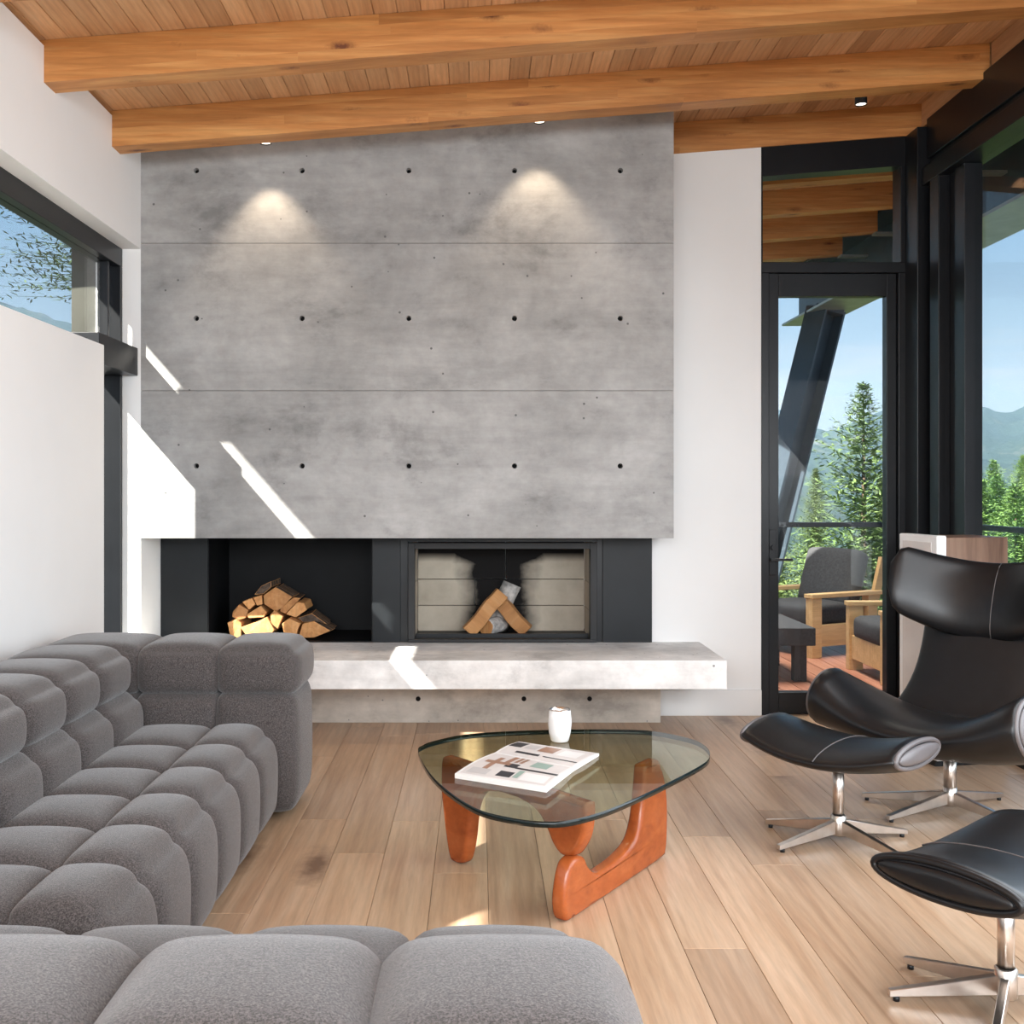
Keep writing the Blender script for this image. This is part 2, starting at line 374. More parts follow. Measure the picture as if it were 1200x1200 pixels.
while x < 2.9:
    xa, xb = max(x, XLO), min(x+pw, 2.9)
    y = YF + random.uniform(0, 1.6) if True else 0
    cuts = [1.2]
    yy = 1.2 + random.uniform(0.5, 2.0)
    while yy < 6.45:
        cuts.append(yy); yy += random.uniform(1.5, 2.3)
    if 6.68-cuts[-1] < 0.35: cuts.pop()
    cuts.append(6.68)
    for a, b_ in zip(cuts[:-1], cuts[1:]):
        plank('plank', xa+0.0006, xb-0.0006, a+0.0006, b_-0.0006, 0.0, 0.016, M['oak_floor'], floor)
    plank('plank', xa+0.0006, xb-0.0006, YF, 1.1994, 0.0, 0.016, M['oak_floor'], floor)
    x += pw

# back wall (white), with the door opening and fireplace opening
wb = boxes('wall_back', [
    (XLO, XL, 6.09, 6.75, 0.0, 3.30),                 # return beside the chimney breast
    (XL, 1.064, YB+0.01, 6.75, 1.13, 3.30),
    (XL, 1.064, 7.10, 7.20, 0.0, 1.2),
    (XL, 1.064, YB+0.02, 6.75, 0.0, 0.44),
], M['white'])
bm_ = bmesh.new(); bm_.from_mesh(wb.data); vs_, _f = bm_box(bm_, 1.064, 1.74, YB, 6.75, 0.0, 1.0)
for v in vs_:
    if v.co.z > 0.5: v.co.z = ceil(v.co.x)-0.186
bm_.to_mesh(wb.data); bm_.free()
S('', wb, 'white plaster back wall around the concrete chimney breast', 'wall')
wbt = box('trim_1', XL, 2.9, YB+0.03, 6.75, 3.20-0.0, ceil(XL)-0.001, M['black_metal'], zf=lambda x: SL*(x-XL))
S('', wbt, 'black metal band closing the top of the back wall under the roof', 'trim')
bb = box('baseboard_back', 1.087, 1.74, YB-0.016, YB, 0, 0.157, M['white'], bev=0.003)
S('', bb, 'white baseboard along the back wall between hearth and door', 'baseboard')

# left wall
wl = boxes('wall_left', [
    (XLO, XL, YF, 5.49, 0.0, 2.135),
    (XLO, XL, YF, 6.09, 2.77, 3.37),
    (XLO, XL, YF, 0.90, 2.135, 2.77),
    (XLO, XL, 1.42, 1.80, 2.135, 2.77),
], M['white'])
S('', wl, 'white left wall with a long high window slot cut through it', 'wall')
# ceiling: backing + boards
cl = boxes('ceiling', [(-2.88, 3.5, YF, 6.95, 0.030, 0.16), (1.65, 3.5, 6.95, 12.3, 0.030, 0.16)], M['trunk'])
for v in cl.data.vertices: v.co.z += ceil(v.co.x)
S('', cl, 'sloping ceiling of narrow orange fir boards above the timber beams', 'ceiling')
bw = 0.105; x = -2.88
while x < 3.48:
    plank('plank', x+0.001, x+bw-0.001, -0.6, 12.3 if x > 1.62 else 6.93, 0.0, 0.028, M['fir_board'], cl, bev=0.0, zf=lambda xx: ceil(xx)+0.029)
    x += bw
for o in cl.children:   # chamfered lower edges give the V joints
    bm = bmesh.new(); bm.from_mesh(o.data)
    zs = lambda v: v.co.z-ceil(v.co.x+o.location.x)
    ed = [e for e in bm.edges if all(zs(v) < 0.01 for v in e.verts) and abs(e.verts[0].co.x-e.verts[1].co.x) < 1e-4]
    bmesh.ops.bevel(bm, geom=ed, offset=0.003, segments=1, affect='EDGES')
    bm.to_mesh(o.data); bm.free()
beam_labels = ['timber ceiling beam at the very top left edge of the photo, nearest the camera',
    'long timber ceiling beam crossing the top of the photo, second from the fireplace wall',
    'long timber ceiling beam just in front of the concrete chimney breast',
    'timber beam resting on the back wall above the black transom window',
    'first timber rafter outside, seen highest through the transom glass',
    'second timber rafter outside, seen mid-height through the transom glass',
    'third timber rafter outside, low in the transom glass',
    'fourth timber rafter outside, lowest in the transom glass']
for k in range(8):
    y0 = 3.85 + 0.88*k
    xr = 2.715 if k < 3 else 3.45
    o = empty('ceiling_beam', (0, y0, 0)); br = random.Random(40+k)
    for q in range(4):
        za, zb_ = -0.19+0.0475*q, -0.19+0.0475*(q+1)
        cuts = [-2.905 if k < 4 else 1.60]
        while cuts[-1] < xr-2.6: cuts.append(cuts[-1]+br.uniform(1.3, 3.4))
        cuts.append(xr)
        for xa, xb in zip(cuts[:-1], cuts[1:]):
            box('lamination', xa, xb, 0, 0.13, za, zb_, M['fir_beam'], o, zf=ceil, bev=0.0006)
    S('', o, beam_labels[k], 'beam')
    o['group'] = 'roof beams'
# fir blocking above the black header on the right wall, between the beams
blk = empty('trim_2', (XR, 4.0, 3.6))
for y0 in (3.10, 3.98, 4.86, 5.74):
    b_ = box('blocking', 0.0, 0.10, y0-4.0+0.002, y0-4.0+0.748, 0.0, 0.152, M['fir_board'], blk, bev=0.002)
S('', blk, 'short fir blocking boards between the beams above the black right-hand header', 'trim')

# ------------------------------------------------------------------ left window (clerestory + tall slot)
w1 = empty('window_1', (-2.09, 5.0, 2.16)); tag(w1, 'long high strip window with black frame in the white left wall', 'window', kind='structure')
def wbox(name, x0, x1, y0, y1, z0, z1, mat, root, bev=0.003):
    l_ = root.location
    return box(name, x0-l_.x, x1-l_.x, y0-l_.y, y1-l_.y, z0-l_.z, z1-l_.z, mat, root, bev=bev)
wbox('frame', -2.15, -2.045, 0.90, 6.09, 2.665, 2.77, M['black_metal'], w1)
wbox('frame', -2.15, -2.045, 0.90, 5.49, 2.136, 2.165, M['black_metal'], w1)
wbox('frame', -2.15, -2.045, 6.055, 6.09, 2.20, 2.665, M['black_metal'], w1)
wbox('mullion', -2.13, -2.07, 5.92, 5.945, 2.20, 2.665, M['black_metal'], w1)
wbox('mullion', -2.13, -2.07, 0.90, 0.95, 2.19, 2.665, M['black_metal'], w1)
wbox('pane', -2.102, -2.094, 0.90, 6.055, 2.19, 2.665, M['glass'], w1, bev=0)
w2 = empty('window_2', (-2.09, 5.79, 0.0)); tag(w2, 'tall narrow black window slot between left wall and chimney breast', 'window', kind='structure')
wbox('transom_bar', -2.20, -1.955, 5.46, 6.085, 2.04, 2.20, M['black_metal'], w2, 0.004)
wbox('frame', -2.15, -2.045, 5.49, 5.54, 0.0, 2.04, M['black_metal'], w2)
wbox('frame', -2.15, -2.045, 6.055, 6.09, 0.0, 2.04, M['black_metal'], w2)
wbox('frame', -2.15, -2.045, 5.54, 6.055, 0.0, 0.08, M['black_metal'], w2)
wbox('pane', -2.102, -2.094, 5.54, 6.055, 0.08, 2.04, M['glass'], w2, bev=0)

# ------------------------------------------------------------------ door, transom and right glazing
d1 = empty('door_1', (1.74, 6.52, 0)); tag(d1, 'black framed glass terrace door with lever handle, right of the white wall', 'door', kind='structure')
wbox('frame', 1.742, 1.79, 6.50, 6.62, 0.0, 2.719, M['black_metal'], d1)
wbox('frame', 2.585, 2.64, 6.50, 6.62, 0.0, 2.719, M['black_metal'], d1)
wbox('stile', 1.795, 1.856, 6.53, 6.60, 0.0, 2.72, M['black_metal'], d1)
wbox('stile', 2.522, 2.582, 6.53, 6.60, 0.0, 2.72, M['black_metal'], d1)
wbox('rail', 1.856, 2.522, 6.53, 6.60, 0.0, 0.135, M['black_metal'], d1)
wbox('rail', 1.856, 2.522, 6.53, 6.60, 2.58, 2.72, M['black_metal'], d1)
wbox('pane', 1.856, 2.522, 6.56, 6.568, 0.135, 2.58, M['glass'], d1, bev=0)
hp = wbox('handle_plate', 1.795, 1.838, 6.515, 6.53, 0.86, 1.14, M['black_metal'], d1, 0.002)
hm = tube_mesh('lever', at(905, 656, 6.50)-d1.location, at(905, 656, 6.46)-d1.location, 0.011)
link('lever', hm, M['black_metal'], d1)
lv = box('lever_grip', 0, 0.135, -0.008, 0.008, -0.008, 0.008, M['black_metal'], d1, bev=0.003); lv.location = at(903, 656, 6.455)-d1.location
lk = link('lock_cylinder', tube_mesh('lock_cylinder', (1.817-1.74, 0.0, 1.03), (1.817-1.74, -0.025, 1.03), 0.014), M['steel_dark'], d1)
w3 = empty('window_3', (1.74, 6.52, 2.76)); tag(w3, 'black framed transom window with sloping top above the terrace door', 'window', kind='structure')
wbox('frame', 1.742, 2.64, 6.50, 6.62, 2.72, 2.785, M['black_metal'], w3)
wbox('frame', 1.742, 1.752, 6.505, 6.615, 2.785, 3.40, M['black_metal'], w3)
wbox('frame', 2.60, 2.64, 6.505, 6.615, 2.785, 3.40, M['black_metal'], w3)
o = box('frame', 0.0, 0.90, -0.02, 0.10, 0.55, ceil(1.74)-0.19-2.76+0.01, M['black_metal'], w3, zf=lambda x: SL*x, bev=0.003)
wbox('pane', 1.752, 2.60, 6.56, 6.568, 2.785, 3.40, M['glass'], w3, bev=0)

w4 = empty('window_4', (XR, 5.0, 0)); tag(w4, 'floor-to-roof black framed glazing along the right side of the room', 'window', kind='structure')
wbox('corner_post', 2.625, 2.86, 6.32, 6.70, 0.0, 3.555, M['black_metal'], w4, 0.004)
wbox('stile', 2.69, 2.84, 6.22, 6.30, 0.0, 3.21, M['black_metal'], w4)
wbox('stile', 2.655, 2.84, 6.10, 6.215, 0.0, 3.21, M['black_metal'], w4)
wbox('stile', 2.72, 2.84, 6.00, 6.095, 0.0, 3.21, M['black_metal'], w4)
wbox('stile', 2.70, 2.80, 5.87, 5.995, 0.05, 3.20, M['black_metal'], w4)
wbox('header', 2.68, 2.86, YF, 6.32, 3.36, 3.60, M['black_metal'], w4, 0.004)
wbox('header', 2.70, 2.84, YF, 6.32, 3.30, 3.362, M['black_metal'], w4)
wbox('header', 2.65, 2.82, YF, 6.32, 3.20, 3.302, M['black_metal'], w4)
wbox('sill', 2.70, 2.84, YF, 6.30, -0.01, 0.06, M['black_metal'], w4)
wbox('stile', 2.70, 2.80, 2.55, 2.75, 0.06, 3.20, M['black_metal'], w4)
wbox('stile', 2.70, 2.80, -0.6, -0.4, 0.06, 3.20, M['black_metal'], w4)
for a, b_ in ((2.75, 5.87), (-0.4, 2.55), (YF, -0.6)):
    wbox('pane', 2.752, 2.760, a, b_, 0.06, 3.20, M['glass'], w4, bev=0)
# rear glazing behind the camera
w5 = empty('window_5', (0.3, YF, 0)); tag(w5, 'wide rear glazing behind the camera, outside the photograph', 'window', kind='structure')
for xx in (-2.2, 0.25, 2.75):
    wbox('stile', xx, xx+0.1, YF-0.1, YF, 0.0, 3.3, M['black_metal'], w5)
wbox('header', -2.2, 2.85, YF-0.1, YF, 3.25, 3.40, M['black_metal'], w5)

# ------------------------------------------------------------------ concrete chimney breast: three cast lifts with tie holes
cb = empty('chimney_breast', (XL, 6.09, 1.105)); tag(cb, 'board-cast grey concrete chimney breast with rows of round tie holes', 'chimney', kind='structure')
tx = [-1.62, -1.012, -0.398, 0.211, 0.82]; tz = [1.522, 2.372, 3.222]
ZJ = [1.105, 1.955, 2.804, 3.60]; XC0, XC1 = XL, 1.127
R = 0.0155
def lift(z0, z1, zt, sloped):
    xs = [XC0] + [(a+b_)/2 for a, b_ in zip(tx[:-1], tx[1:])] + [XC1]
    bm = bmesh.new(); n = 16
    g_ = 0.0014
    zb, zt_ = z0+g_, z1-g_
    top = (lambda x: ceil(x)-0.002) if sloped else (lambda x: zt_)
    for i_, hx in enumerate(tx):
        xa, xb = xs[i_], xs[i_+1]
        ring, outer, deep = [], [], []
        for k in range(n):
            a = 2*math.pi*k/n+math.pi/n; ca, sa = math.cos(a), math.sin(a)
            ring.append(bm.verts.new((hx+R*ca, 6.09, zt+R*sa))); deep.append(bm.verts.new((hx+R*0.72*ca, 6.14, zt+R*0.72*sa)))
        P = []
        m = n//4
        for k in range(n):
            a = 2*math.pi*k/n+math.pi/n; ca, sa = math.cos(a), math.sin(a); q = 1/max(abs(ca), abs(sa)); u, v_ = ca*q, sa*q
            X_ = hx + u*((xb-hx) if u > 0 else (hx-xa)); tp = top(X_)
            Z_ = zt + v_*((tp-zt) if v_ > 0 else (zt-zb)); P.append(bm.verts.new((X_, 6.09, Z_)))
        for k in range(n):
            k2 = (k+1) % n
            bm.faces.new((ring[k], ring[k2], P[k2], P[k])); bm.faces.new((deep[k], deep[k2], ring[k2], ring[k]))
        # the four cell corners
        cor = {}
        for sx, sz, ka in ((1, 1, 1), (-1, 1, 5), (-1, -1, 9), (1, -1, 13)):
            X_ = xb if sx > 0 else xa
            vv = bm.verts.new((X_, 6.09, top(X_) if sz > 0 else zb))
            bm.faces.new((P[ka], vv, P[(ka+1) % n])) if False else bm.faces.new((P[ka], P[(ka+1) % n], vv))
        bm.faces.new(deep)
    # body behind the face
    y1 = YB+0.2
    def quad(a, b_, c_, d_): bm.faces.new([bm.verts.new(v) for v in (a, b_, c_, d_)])
    tl, tr = top(XC0), top(XC1)
    quad((XC0, 6.09, zb), (XC1, 6.09, zb), (XC1, y1, zb), (XC0, y1, zb)); quad((XC0, 6.09, tl), (XC1, 6.09, tr), (XC1, y1, tr), (XC0, y1, tl))
    quad((XC0, 6.09, zb), (XC0, y1, zb), (XC0, y1, tl), (XC0, 6.09, tl)); quad((XC1, 6.09, zb), (XC1, y1, zb), (XC1, y1, tr), (XC1, 6.09, tr))
    bmesh.ops.remove_doubles(bm, verts=bm.verts, dist=1e-5)
    for v in bm.verts: v.co -= cb.location
    return link('concrete_lift', bm_mesh('concrete_lift', bm), M['concrete'], cb)
for i_ in range(3): lift(ZJ[i_], ZJ[i_+1], tz[i_], i_ == 2)
box('core', 0.01, XC1-XC0-0.01, 0.07, 0.40, 0.01, 2.2, M['concrete'], cb)
hm = lathe('tie_hole', [(0.0001, 0.006), (0.010, 0.005), (0.0118, 0.0), (0.0118, -0.02)], 16)
for z_ in tz:
    for x_ in tx:
        o = link('tie_hole', hm, M['hole'], cb); o.rotation_euler = (math.pi/2, 0, 0); o.location = Vector((x_, 6.118, z_))-cb.location
fin = box('concrete_pier', -2.36, XLO-0.002, 6.14, 6.9, 0.0, 3.2, M['pier'], bev=0.006)
tag(fin, 'concrete pier outside the left strip window, in line with the chimney breast', 'pier', kind='structure')
# hearth slab and plinth
hs = empty('hearth', (0, 5.78, 0.294)); tag(hs, 'long pale concrete hearth bench floating along the fireplace wall', 'hearth', kind='structure')
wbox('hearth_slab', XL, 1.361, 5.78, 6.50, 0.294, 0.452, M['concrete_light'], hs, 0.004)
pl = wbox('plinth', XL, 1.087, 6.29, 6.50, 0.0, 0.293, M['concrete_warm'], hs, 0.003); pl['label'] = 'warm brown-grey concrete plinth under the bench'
for px, py in ((490, 819), (614, 819), (691, 819)):
    o = link('tie_hole', hm, M['hole'], hs); o.rotation_euler = (math.pi/2, 0, 0); o.location = at(px, py, 6.286)-hs.location; o.scale = (1.2, 1.2, 0.3)

# ------------------------------------------------------------------ fireplace
fp = empty('fireplace', (0, 6.48, 0.452)); tag(fp, 'black steel fireplace surround with log niche on the left and firebox', 'fireplace')
Z0, Z1 = 0.453, 1.13
wbox('panel', -1.938, -1.652, 6.465, 6.50, Z0, Z1, M['steel_black'], fp, 0.002)
wbox('panel', -0.645, -0.474, 6.465, 6.50, Z0, Z1, M['steel_black'], fp, 0.002)
wbox('panel', 0.762, 1.064, 6.465, 6.50, Z0, Z1, M['steel_black'], fp, 0.002)
ni = boxes('log_niche', [(-1.66, -1.645, 6.47, 7.02, 0, 0.677), (-0.65, -0.635, 6.47, 7.02, 0, 0.677), (-1.66, -0.635, 7.0, 7.02, 0, 0.677), (-1.66, -0.635, 6.47, 7.02, 0.0, 0.008), (-1.66, -0.635, 6.47, 7.02, 0.66, 0.677)], M['niche'], fp)
for v in ni.data.vertices: v.co.y -= 6.48
def fr(x0, x1, z0, z1): return wbox('firebox_frame', x0, x1, 6.44, 6.52, z0, z1, M['steel_dark'], fp, 0.002)
fr(-0.425, -0.385, 0.475, 1.062); fr(0.685, 0.725, 0.475, 1.062); fr(-0.3845, 0.6845, 1.025, 1.062); fr(-0.425, 0.725, 0.456, 0.4745)
wbox('firebox_reveal', -0.474, -0.428, 6.475, 6.56, Z0, Z1, M['black_metal'], fp, 0.001); wbox('firebox_reveal', 0.728, 0.762, 6.475, 6.56, Z0, Z1, M['black_metal'], fp, 0.001)
wbox('firebox_reveal', -0.428, 0.728, 6.475, 6.56, 1.066, Z1, M['black_metal'], fp, 0.001)
wbox('firebox_floor', -0.43, 0.73, 6.52, 7.0, Z0, 0.468, M['steel_dark'], fp, 0)
wbox('firebox_roof', -0.43, 0.73, 6.52, 7.0, 1.10, 1.12, M['black_metal'], fp, 0)
wbox('ember_lip', -0.385, 0.685, 6.55, 6.565, 0.468, 0.495, M['black_metal'], fp, 0.001)
zr = [0.468, 0.636, 0.806, 1.10]
for r_ in range(3):
    ed = [-0.39, 0.18, 0.69] if r_ != 1 else [-0.39, -0.02, 0.69]
    for a, b_ in zip(ed[:-1], ed[1:]):
        o = wbox('brick', a+0.002, b_-0.002, 6.86, 6.90, zr[r_]+0.002, zr[r_+1]-0.002, M['firebrick'], fp, 0.003)
        for v in o.data.vertices: v.co.z += 0.452
        o.location.z = -0.452
    for sx, xx in ((-1, -0.41), (1, 0.69)):
        wbox('brick', xx, xx+0.02, 6.53, 6.86, zr[r_]+0.002, zr[r_+1]-0.002, M['brick'] if r_ < 2 else M['firebrick'], fp, 0.003)

# ------------------------------------------------------------------ firewood
def log_from_px(name, poly, Y, depth, label, group, bark_edges=(), yaw=0.0, pitch=0.0, barkmat='bark'):
    pts = [at(160+zx*0.26667, 600+zy*0.26667, Y) for zx, zy in poly]
    c = sum(pts, Vector())/len(pts)
    P = [p-c for p in pts]; n = len(P); vs, fs, mi = [], [], []
    rings = 5
    for r_ in range(rings):
        t = r_/(rings-1)
        for q in P:
            j = 1+0.05*math.sin(7*t+q.x*40)
            vs.append((q.x*j*0.97, t*depth+0.006*math.sin(q.z*60), q.z*j*0.97))
    for r_ in range(rings-1):
        for k in range(n):
            k2 = (k+1) % n; fs.append((r_*n+k, (r_+1)*n+k, (r_+1)*n+k2, r_*n+k2)); mi.append(1 if k in bark_edges else 0)
    ei = 1 if len(bark_edges) >= n else 0
    fs.append(tuple(range(n))); mi.append(ei); fs.append(tuple(reversed(range((rings-1)*n, rings*n)))); mi.append(ei)
    bm = bmesh.new(); V = [bm.verts.new(v) for v in vs]
    for f, m_ in zip(fs, mi): fc = bm.faces.new([V[q] for q in f]); fc.material_index = m_
    bmesh.ops.bevel(bm, geom=[e for e in bm.edges], offset=0.003, segments=1, affect='EDGES')
    o = link(name, bm_mesh(name, bm), [M['split_wood'], M[barkmat]])
    o.location = c; o.rotation_euler = (pitch, 0, yaw)
    tag(o, label, 'firewood', group); return o
GP = 'split logs stacked in the niche'
PILE = [
 ([(395,485),(440,470),(460,490),(458,555),(410,558)], 6.54, 'squat upright split log at the lower left of the stack', (4,)),
 ([(455,508),(520,485),(575,460),(612,520),(580,548),(530,560),(480,543)], 6.53, 'large pale half-round log lying at the bottom centre of the stack', (4,5,6)),
 ([(418,440),(450,405),(490,430),(480,465),(450,477),(418,462)], 6.56, 'rounded orange log at the left end of the middle layer', (0,5)),
 ([(460,395),(505,378),(522,405),(495,430)], 6.57, 'small square-ended log left of the bark-covered top log', ()),
 ([(510,375),(550,365),(555,405),(530,412)], 6.58, 'small dark square log under the bark-covered top log', ()),
 ([(482,450),(545,412),(572,440),(560,462),(490,468)], 6.55, 'flat triangular log directly above the large pale half-round', ()),
 ([(555,365),(612,328),(690,372),(640,420),(610,440),(560,405)], 6.56, 'biggest block on the top of the stack, brown diamond-shaped end', (1,)),
 ([(585,450),(605,430),(642,460),(620,515),(590,490)], 6.54, 'bright wedge-shaped log standing in the centre of the stack', ()),
 ([(630,425),(690,375),(722,378),(700,400),(655,450),(630,440)], 6.57, 'slim brown log sloping behind the right shoulder of the stack', (1,2)),
 ([(655,450),(705,395),(735,400),(748,430),(700,465)], 6.55, 'brown split log at the right end of the middle layer', (3,)),
 ([(635,490),(670,465),(720,490),(705,520),(700,555),(648,558)], 6.53, 'bright log with rounded top at the bottom right of centre', (5,)),
 ([(710,555),(725,490),(780,480),(860,522),(780,552)], 6.54, 'reddish wedge log at the lower right end of the stack', (2,)),
 ([(515,365),(545,325),(590,305),(592,330),(560,360)], 6.60, 'bark-covered log poking up at the very top left of the stack', (0,1,2,3,4)),
 ([(705,465),(770,445),(845,495),(780,478),(730,486)], 6.58, 'thin bark slab lying on top of the reddish lower right log', (0,1,2,3,4)),
]
for k, (poly, Y_, lab, bk) in enumerate(PILE):
    log_from_px('firewood_log', poly, Y_, 0.24+0.04*random.random(), lab, GP, bk, yaw=random.uniform(-0.05, 0.05))
def split_beam(p0, p1, wd, th, label, mat='split_wood', side=0.0):
    p0, p1 = Vector(p0), Vector(p1); d = p1-p0; ln = d.length
    bm = bmesh.new(); bm_box(bm, -wd/2, wd/2, -th/2, th/2, 0, ln)
    bmesh.ops.subdivide_edges(bm, edges=[e for e in bm.edges if abs(e.verts[0].co.z-e.verts[1].co.z) > ln*0.5], cuts=5)
    for v in bm.verts: v.co.x += 0.004*math.sin(v.co.z*23+v.co.y*50); v.co.y += 0.004*math.cos(v.co.z*31)
    bmesh.ops.bevel(bm, geom=list(bm.edges), offset=0.004, segments=1, affect='EDGES')
    o = link('firewood_log', bm_mesh('firewood_log', bm), M[mat]); o.location = p0
    o.rotation_euler = (d.to_track_quat('Z', 'Y')).to_euler(); tag(o, label, 'firewood', 'logs laid in the firebox'); return o
split_beam(at(549, 741, 6.61), at(588, 694, 6.63), 0.075, 0.085, 'split log leaning up to the right in the firebox')
split_beam(at(617, 740, 6.71), at(584, 703, 6.735), 0.10, 0.085, 'thick split log leaning up to the left in the firebox')
def round_log(p0, p1, r, label):
    p0, p1 = Vector(p0), Vector(p1)
    bm = bmesh.new(); d = p1-p0; ln = d.length; n = 18; q = d.to_track_quat('Z', 'Y'); rings = []
    for k in range(7):
        ring = []
        for a in range(n):
            th = 2*math.pi*a/n; rr = r*(1+0.05*math.sin(3*th+k)+0.03*math.sin(7*th-k*2))
            ring.append(bm.verts.new((rr*math.cos(th), rr*math.sin(th), ln*k/6)))
        rings.append(ring)
    for k in range(6):
        for a in range(n):
            f = bm.faces.new((rings[k][a], rings[k][(a+1) % n], rings[k+1][(a+1) % n], rings[k+1][a])); f.material_index = 0; f.smooth = True
    for rg in (rings[0], rings[-1]): f = bm.faces.new(rg); f.material_index = 1
    o = link('firewood_log', bm_mesh('firewood_log', bm), [M['birch'], M['split_wood']]); o.location = p0; o.rotation_euler = q.to_euler()
    tag(o, label, 'firewood', 'logs laid in the firebox')
round_log((0.05, 6.63, 0.522), (0.16, 6.80, 0.527), 0.052, 'round silver-barked log lying on the firebox floor')
round_log((0.10, 6.80, 0.50), (0.22, 6.82, 0.78), 0.06, 'upright pale bark log behind the crossed split logs')

# ------------------------------------------------------------------ downlights
def downlight(x_, y_, ln, label, spot=True):
    zt_ = ceil(x_)+0.004
    r_ = 0.033
    o = empty('downlight', (x_, y_, zt_)); tag(o, label, 'lamp', 'ceiling downlights')
    prof = [(0.0001, 0), (r_, 0), (r_, -ln), (r_-0.004, -ln), (r_-0.004, -ln+0.012)]
    link('body', lathe('body', prof, 28), M['black_metal'], o)
    link('lens', lathe('lens', [(0.0001, -ln+0.004), (r_-0.004, -ln+0.006)], 28), M['lamp'], o)
    if spot:
        l_ = bpy.data.lights.new('spot', 'SPOT'); l_.energy = 26; l_.color = (1.0, 0.80, 0.58); l_.spot_size = math.radians(84); l_.spot_blend = 0.55
        l_.shadow_soft_size = 0.02
        s_ = bpy.data.objects.new('spot', l_); COL.objects.link(s_); s_.location = (x_, y_, zt_-ln-0.004)
downlight(at(311, 168, 5.92).x, 5.92, 0.135, 'small round ceiling downlight at the left above the concrete')
downlight(at(632, 141, 5.92).x, 5.92, 0.135, 'small round ceiling downlight at the right above the concrete')
downlight(at(1009, 119, 5.92).x, 5.92, 0.175, 'black cylinder downlight near the door, right of the concrete', False)

# ------------------------------------------------------------------ tufted sofas
def puff(x0, x1, y0, y1, z0, z1, r=0.05, bulge=0.022, n=9, front=()):
    """pillow-like rounded block; rounded by r, faces swollen by bulge"""
    h = Vector(((x1-x0)/2, (y1-y0)/2, (z1-z0)/2)); c = Vector(((x0+x1)/2, (y0+y1)/2, (z0+z1)/2))
    bm = bmesh.new(); bmesh.ops.create_cube(bm, size=2.0)
    bmesh.ops.subdivide_edges(bm, edges=list(bm.edges), cuts=n, use_grid_fill=True)
    rr = [min(r, q*0.95) for q in h]
    for v in bm.verts:
        u = v.co.copy()
        # more samples near the edges
        u = Vector([math.copysign(abs(q)**0.72, q) for q in u])
        p = Vector([u[k]*h[k] for k in range(3)])
        inner = Vector([max(-h[k]+rr[k], min(h[k]-rr[k], p[k])) for k in range(3)])
        d = Vector([(p[k]-inner[k])/rr[k] for k in range(3)])
        m_ = d.length
        if m_ > 1e-9:
            d.normalize(); p = inner + Vector([d[k]*rr[k] for k in range(3)])
        for k in range(3):
            a, b_ = (k+1) % 3, (k+2) % 3
            if abs(u[k]) > 0.999:
                p[k] += math.copysign(bulge*(1-u[a]**2)*(1-u[b_]**2), u[k])
        for ax, sg_, RR in front:      # large soft roll between the top and one side
            e = sg_*p[ax]-(h[ax]-RR); f_ = p.z-(h.z-RR)
            if e > 0 and f_ > 0:
                m2 = max(e, f_); dd = math.hypot(e, f_)
                p[ax] = sg_*((h[ax]-RR)+e*m2/dd); p.z = (h.z-RR)+f_*m2/dd
        v.co = p
    return bm, c
def tuft(root, name, *a, **k):
    bm, c = puff(*a, **k); soften(bm)
    o = link(name, bm_mesh(name, bm, True), M['fabric'], root); o.location = c-root.location
    return o
OV = 0.009
sofa = empty('tufted_sofa', (-1.35, 3.6, 0)); tag(sofa, 'grey wool tufted corner sofa along the left white wall', 'sofa', 'grey tufted sofas')
seams = [4.42, 4.06, 3.73, 3.405, 3.09, 2.775, 2.465]
for a, b_ in zip(seams[1:], seams[:-1]):
    tuft(sofa, 'seat_tuft', -1.105-OV, -0.835, a-OV, b_+OV, 0.03, 0.41, r=0.052, bulge=0.022, front=((0, 1, 0.13),), n=14)
    tuft(sofa, 'seat_tuft', -1.43, -1.095+OV, a-OV, b_+OV, 0.15, 0.405, r=0.052, bulge=0.026, n=12)
    tuft(sofa, 'back_tuft', -1.84, -1.39, a-OV, b_+OV, 0.30, 0.555, r=0.055, bulge=0.024, front=((0, 1, 0.09),), n=12)
    tuft(sofa, 'back_tuft', -1.86, -1.44, a-OV, b_+OV, 0.53, 0.735, r=0.060, bulge=0.022, front=((0, 1, 0.09),), n=12)
# far end: corner and two columns facing the room
for (a, b_) in ((-1.86, -1.43), (-1.43, -1.095), (-1.095, -0.765)):
    last = b_ > -1
    lo = 0.03 if last else 0.30
    fr_ = ((0, 1, 0.07),) if last else ()
    tuft(sofa, 'back_tuft', a-OV, b_+OV, 4.40, 4.86, lo, 0.535, r=0.050, bulge=0.018, n=12, front=((1, -1, 0.05),))
    tuft(sofa, 'back_tuft', a-OV, b_+OV+0.004, 4.42, 4.87, 0.515, 0.728, r=0.052, bulge=0.020, n=12, front=((1, -1, 0.06),)+fr_)
box('base', -0.46, 0.46, -1.13, 1.2, 0.0, 0.16, M['black_metal'], sofa)
sofa2 = empty('tufted_sofa', (-0.8, 1.9, 0)); tag(sofa2, 'grey wool tufted sofa seen from behind at the bottom edge', 'sofa', 'grey tufted sofas')
cols = [0.215, -0.147, -0.518, -0.889, -1.26, -1.84]
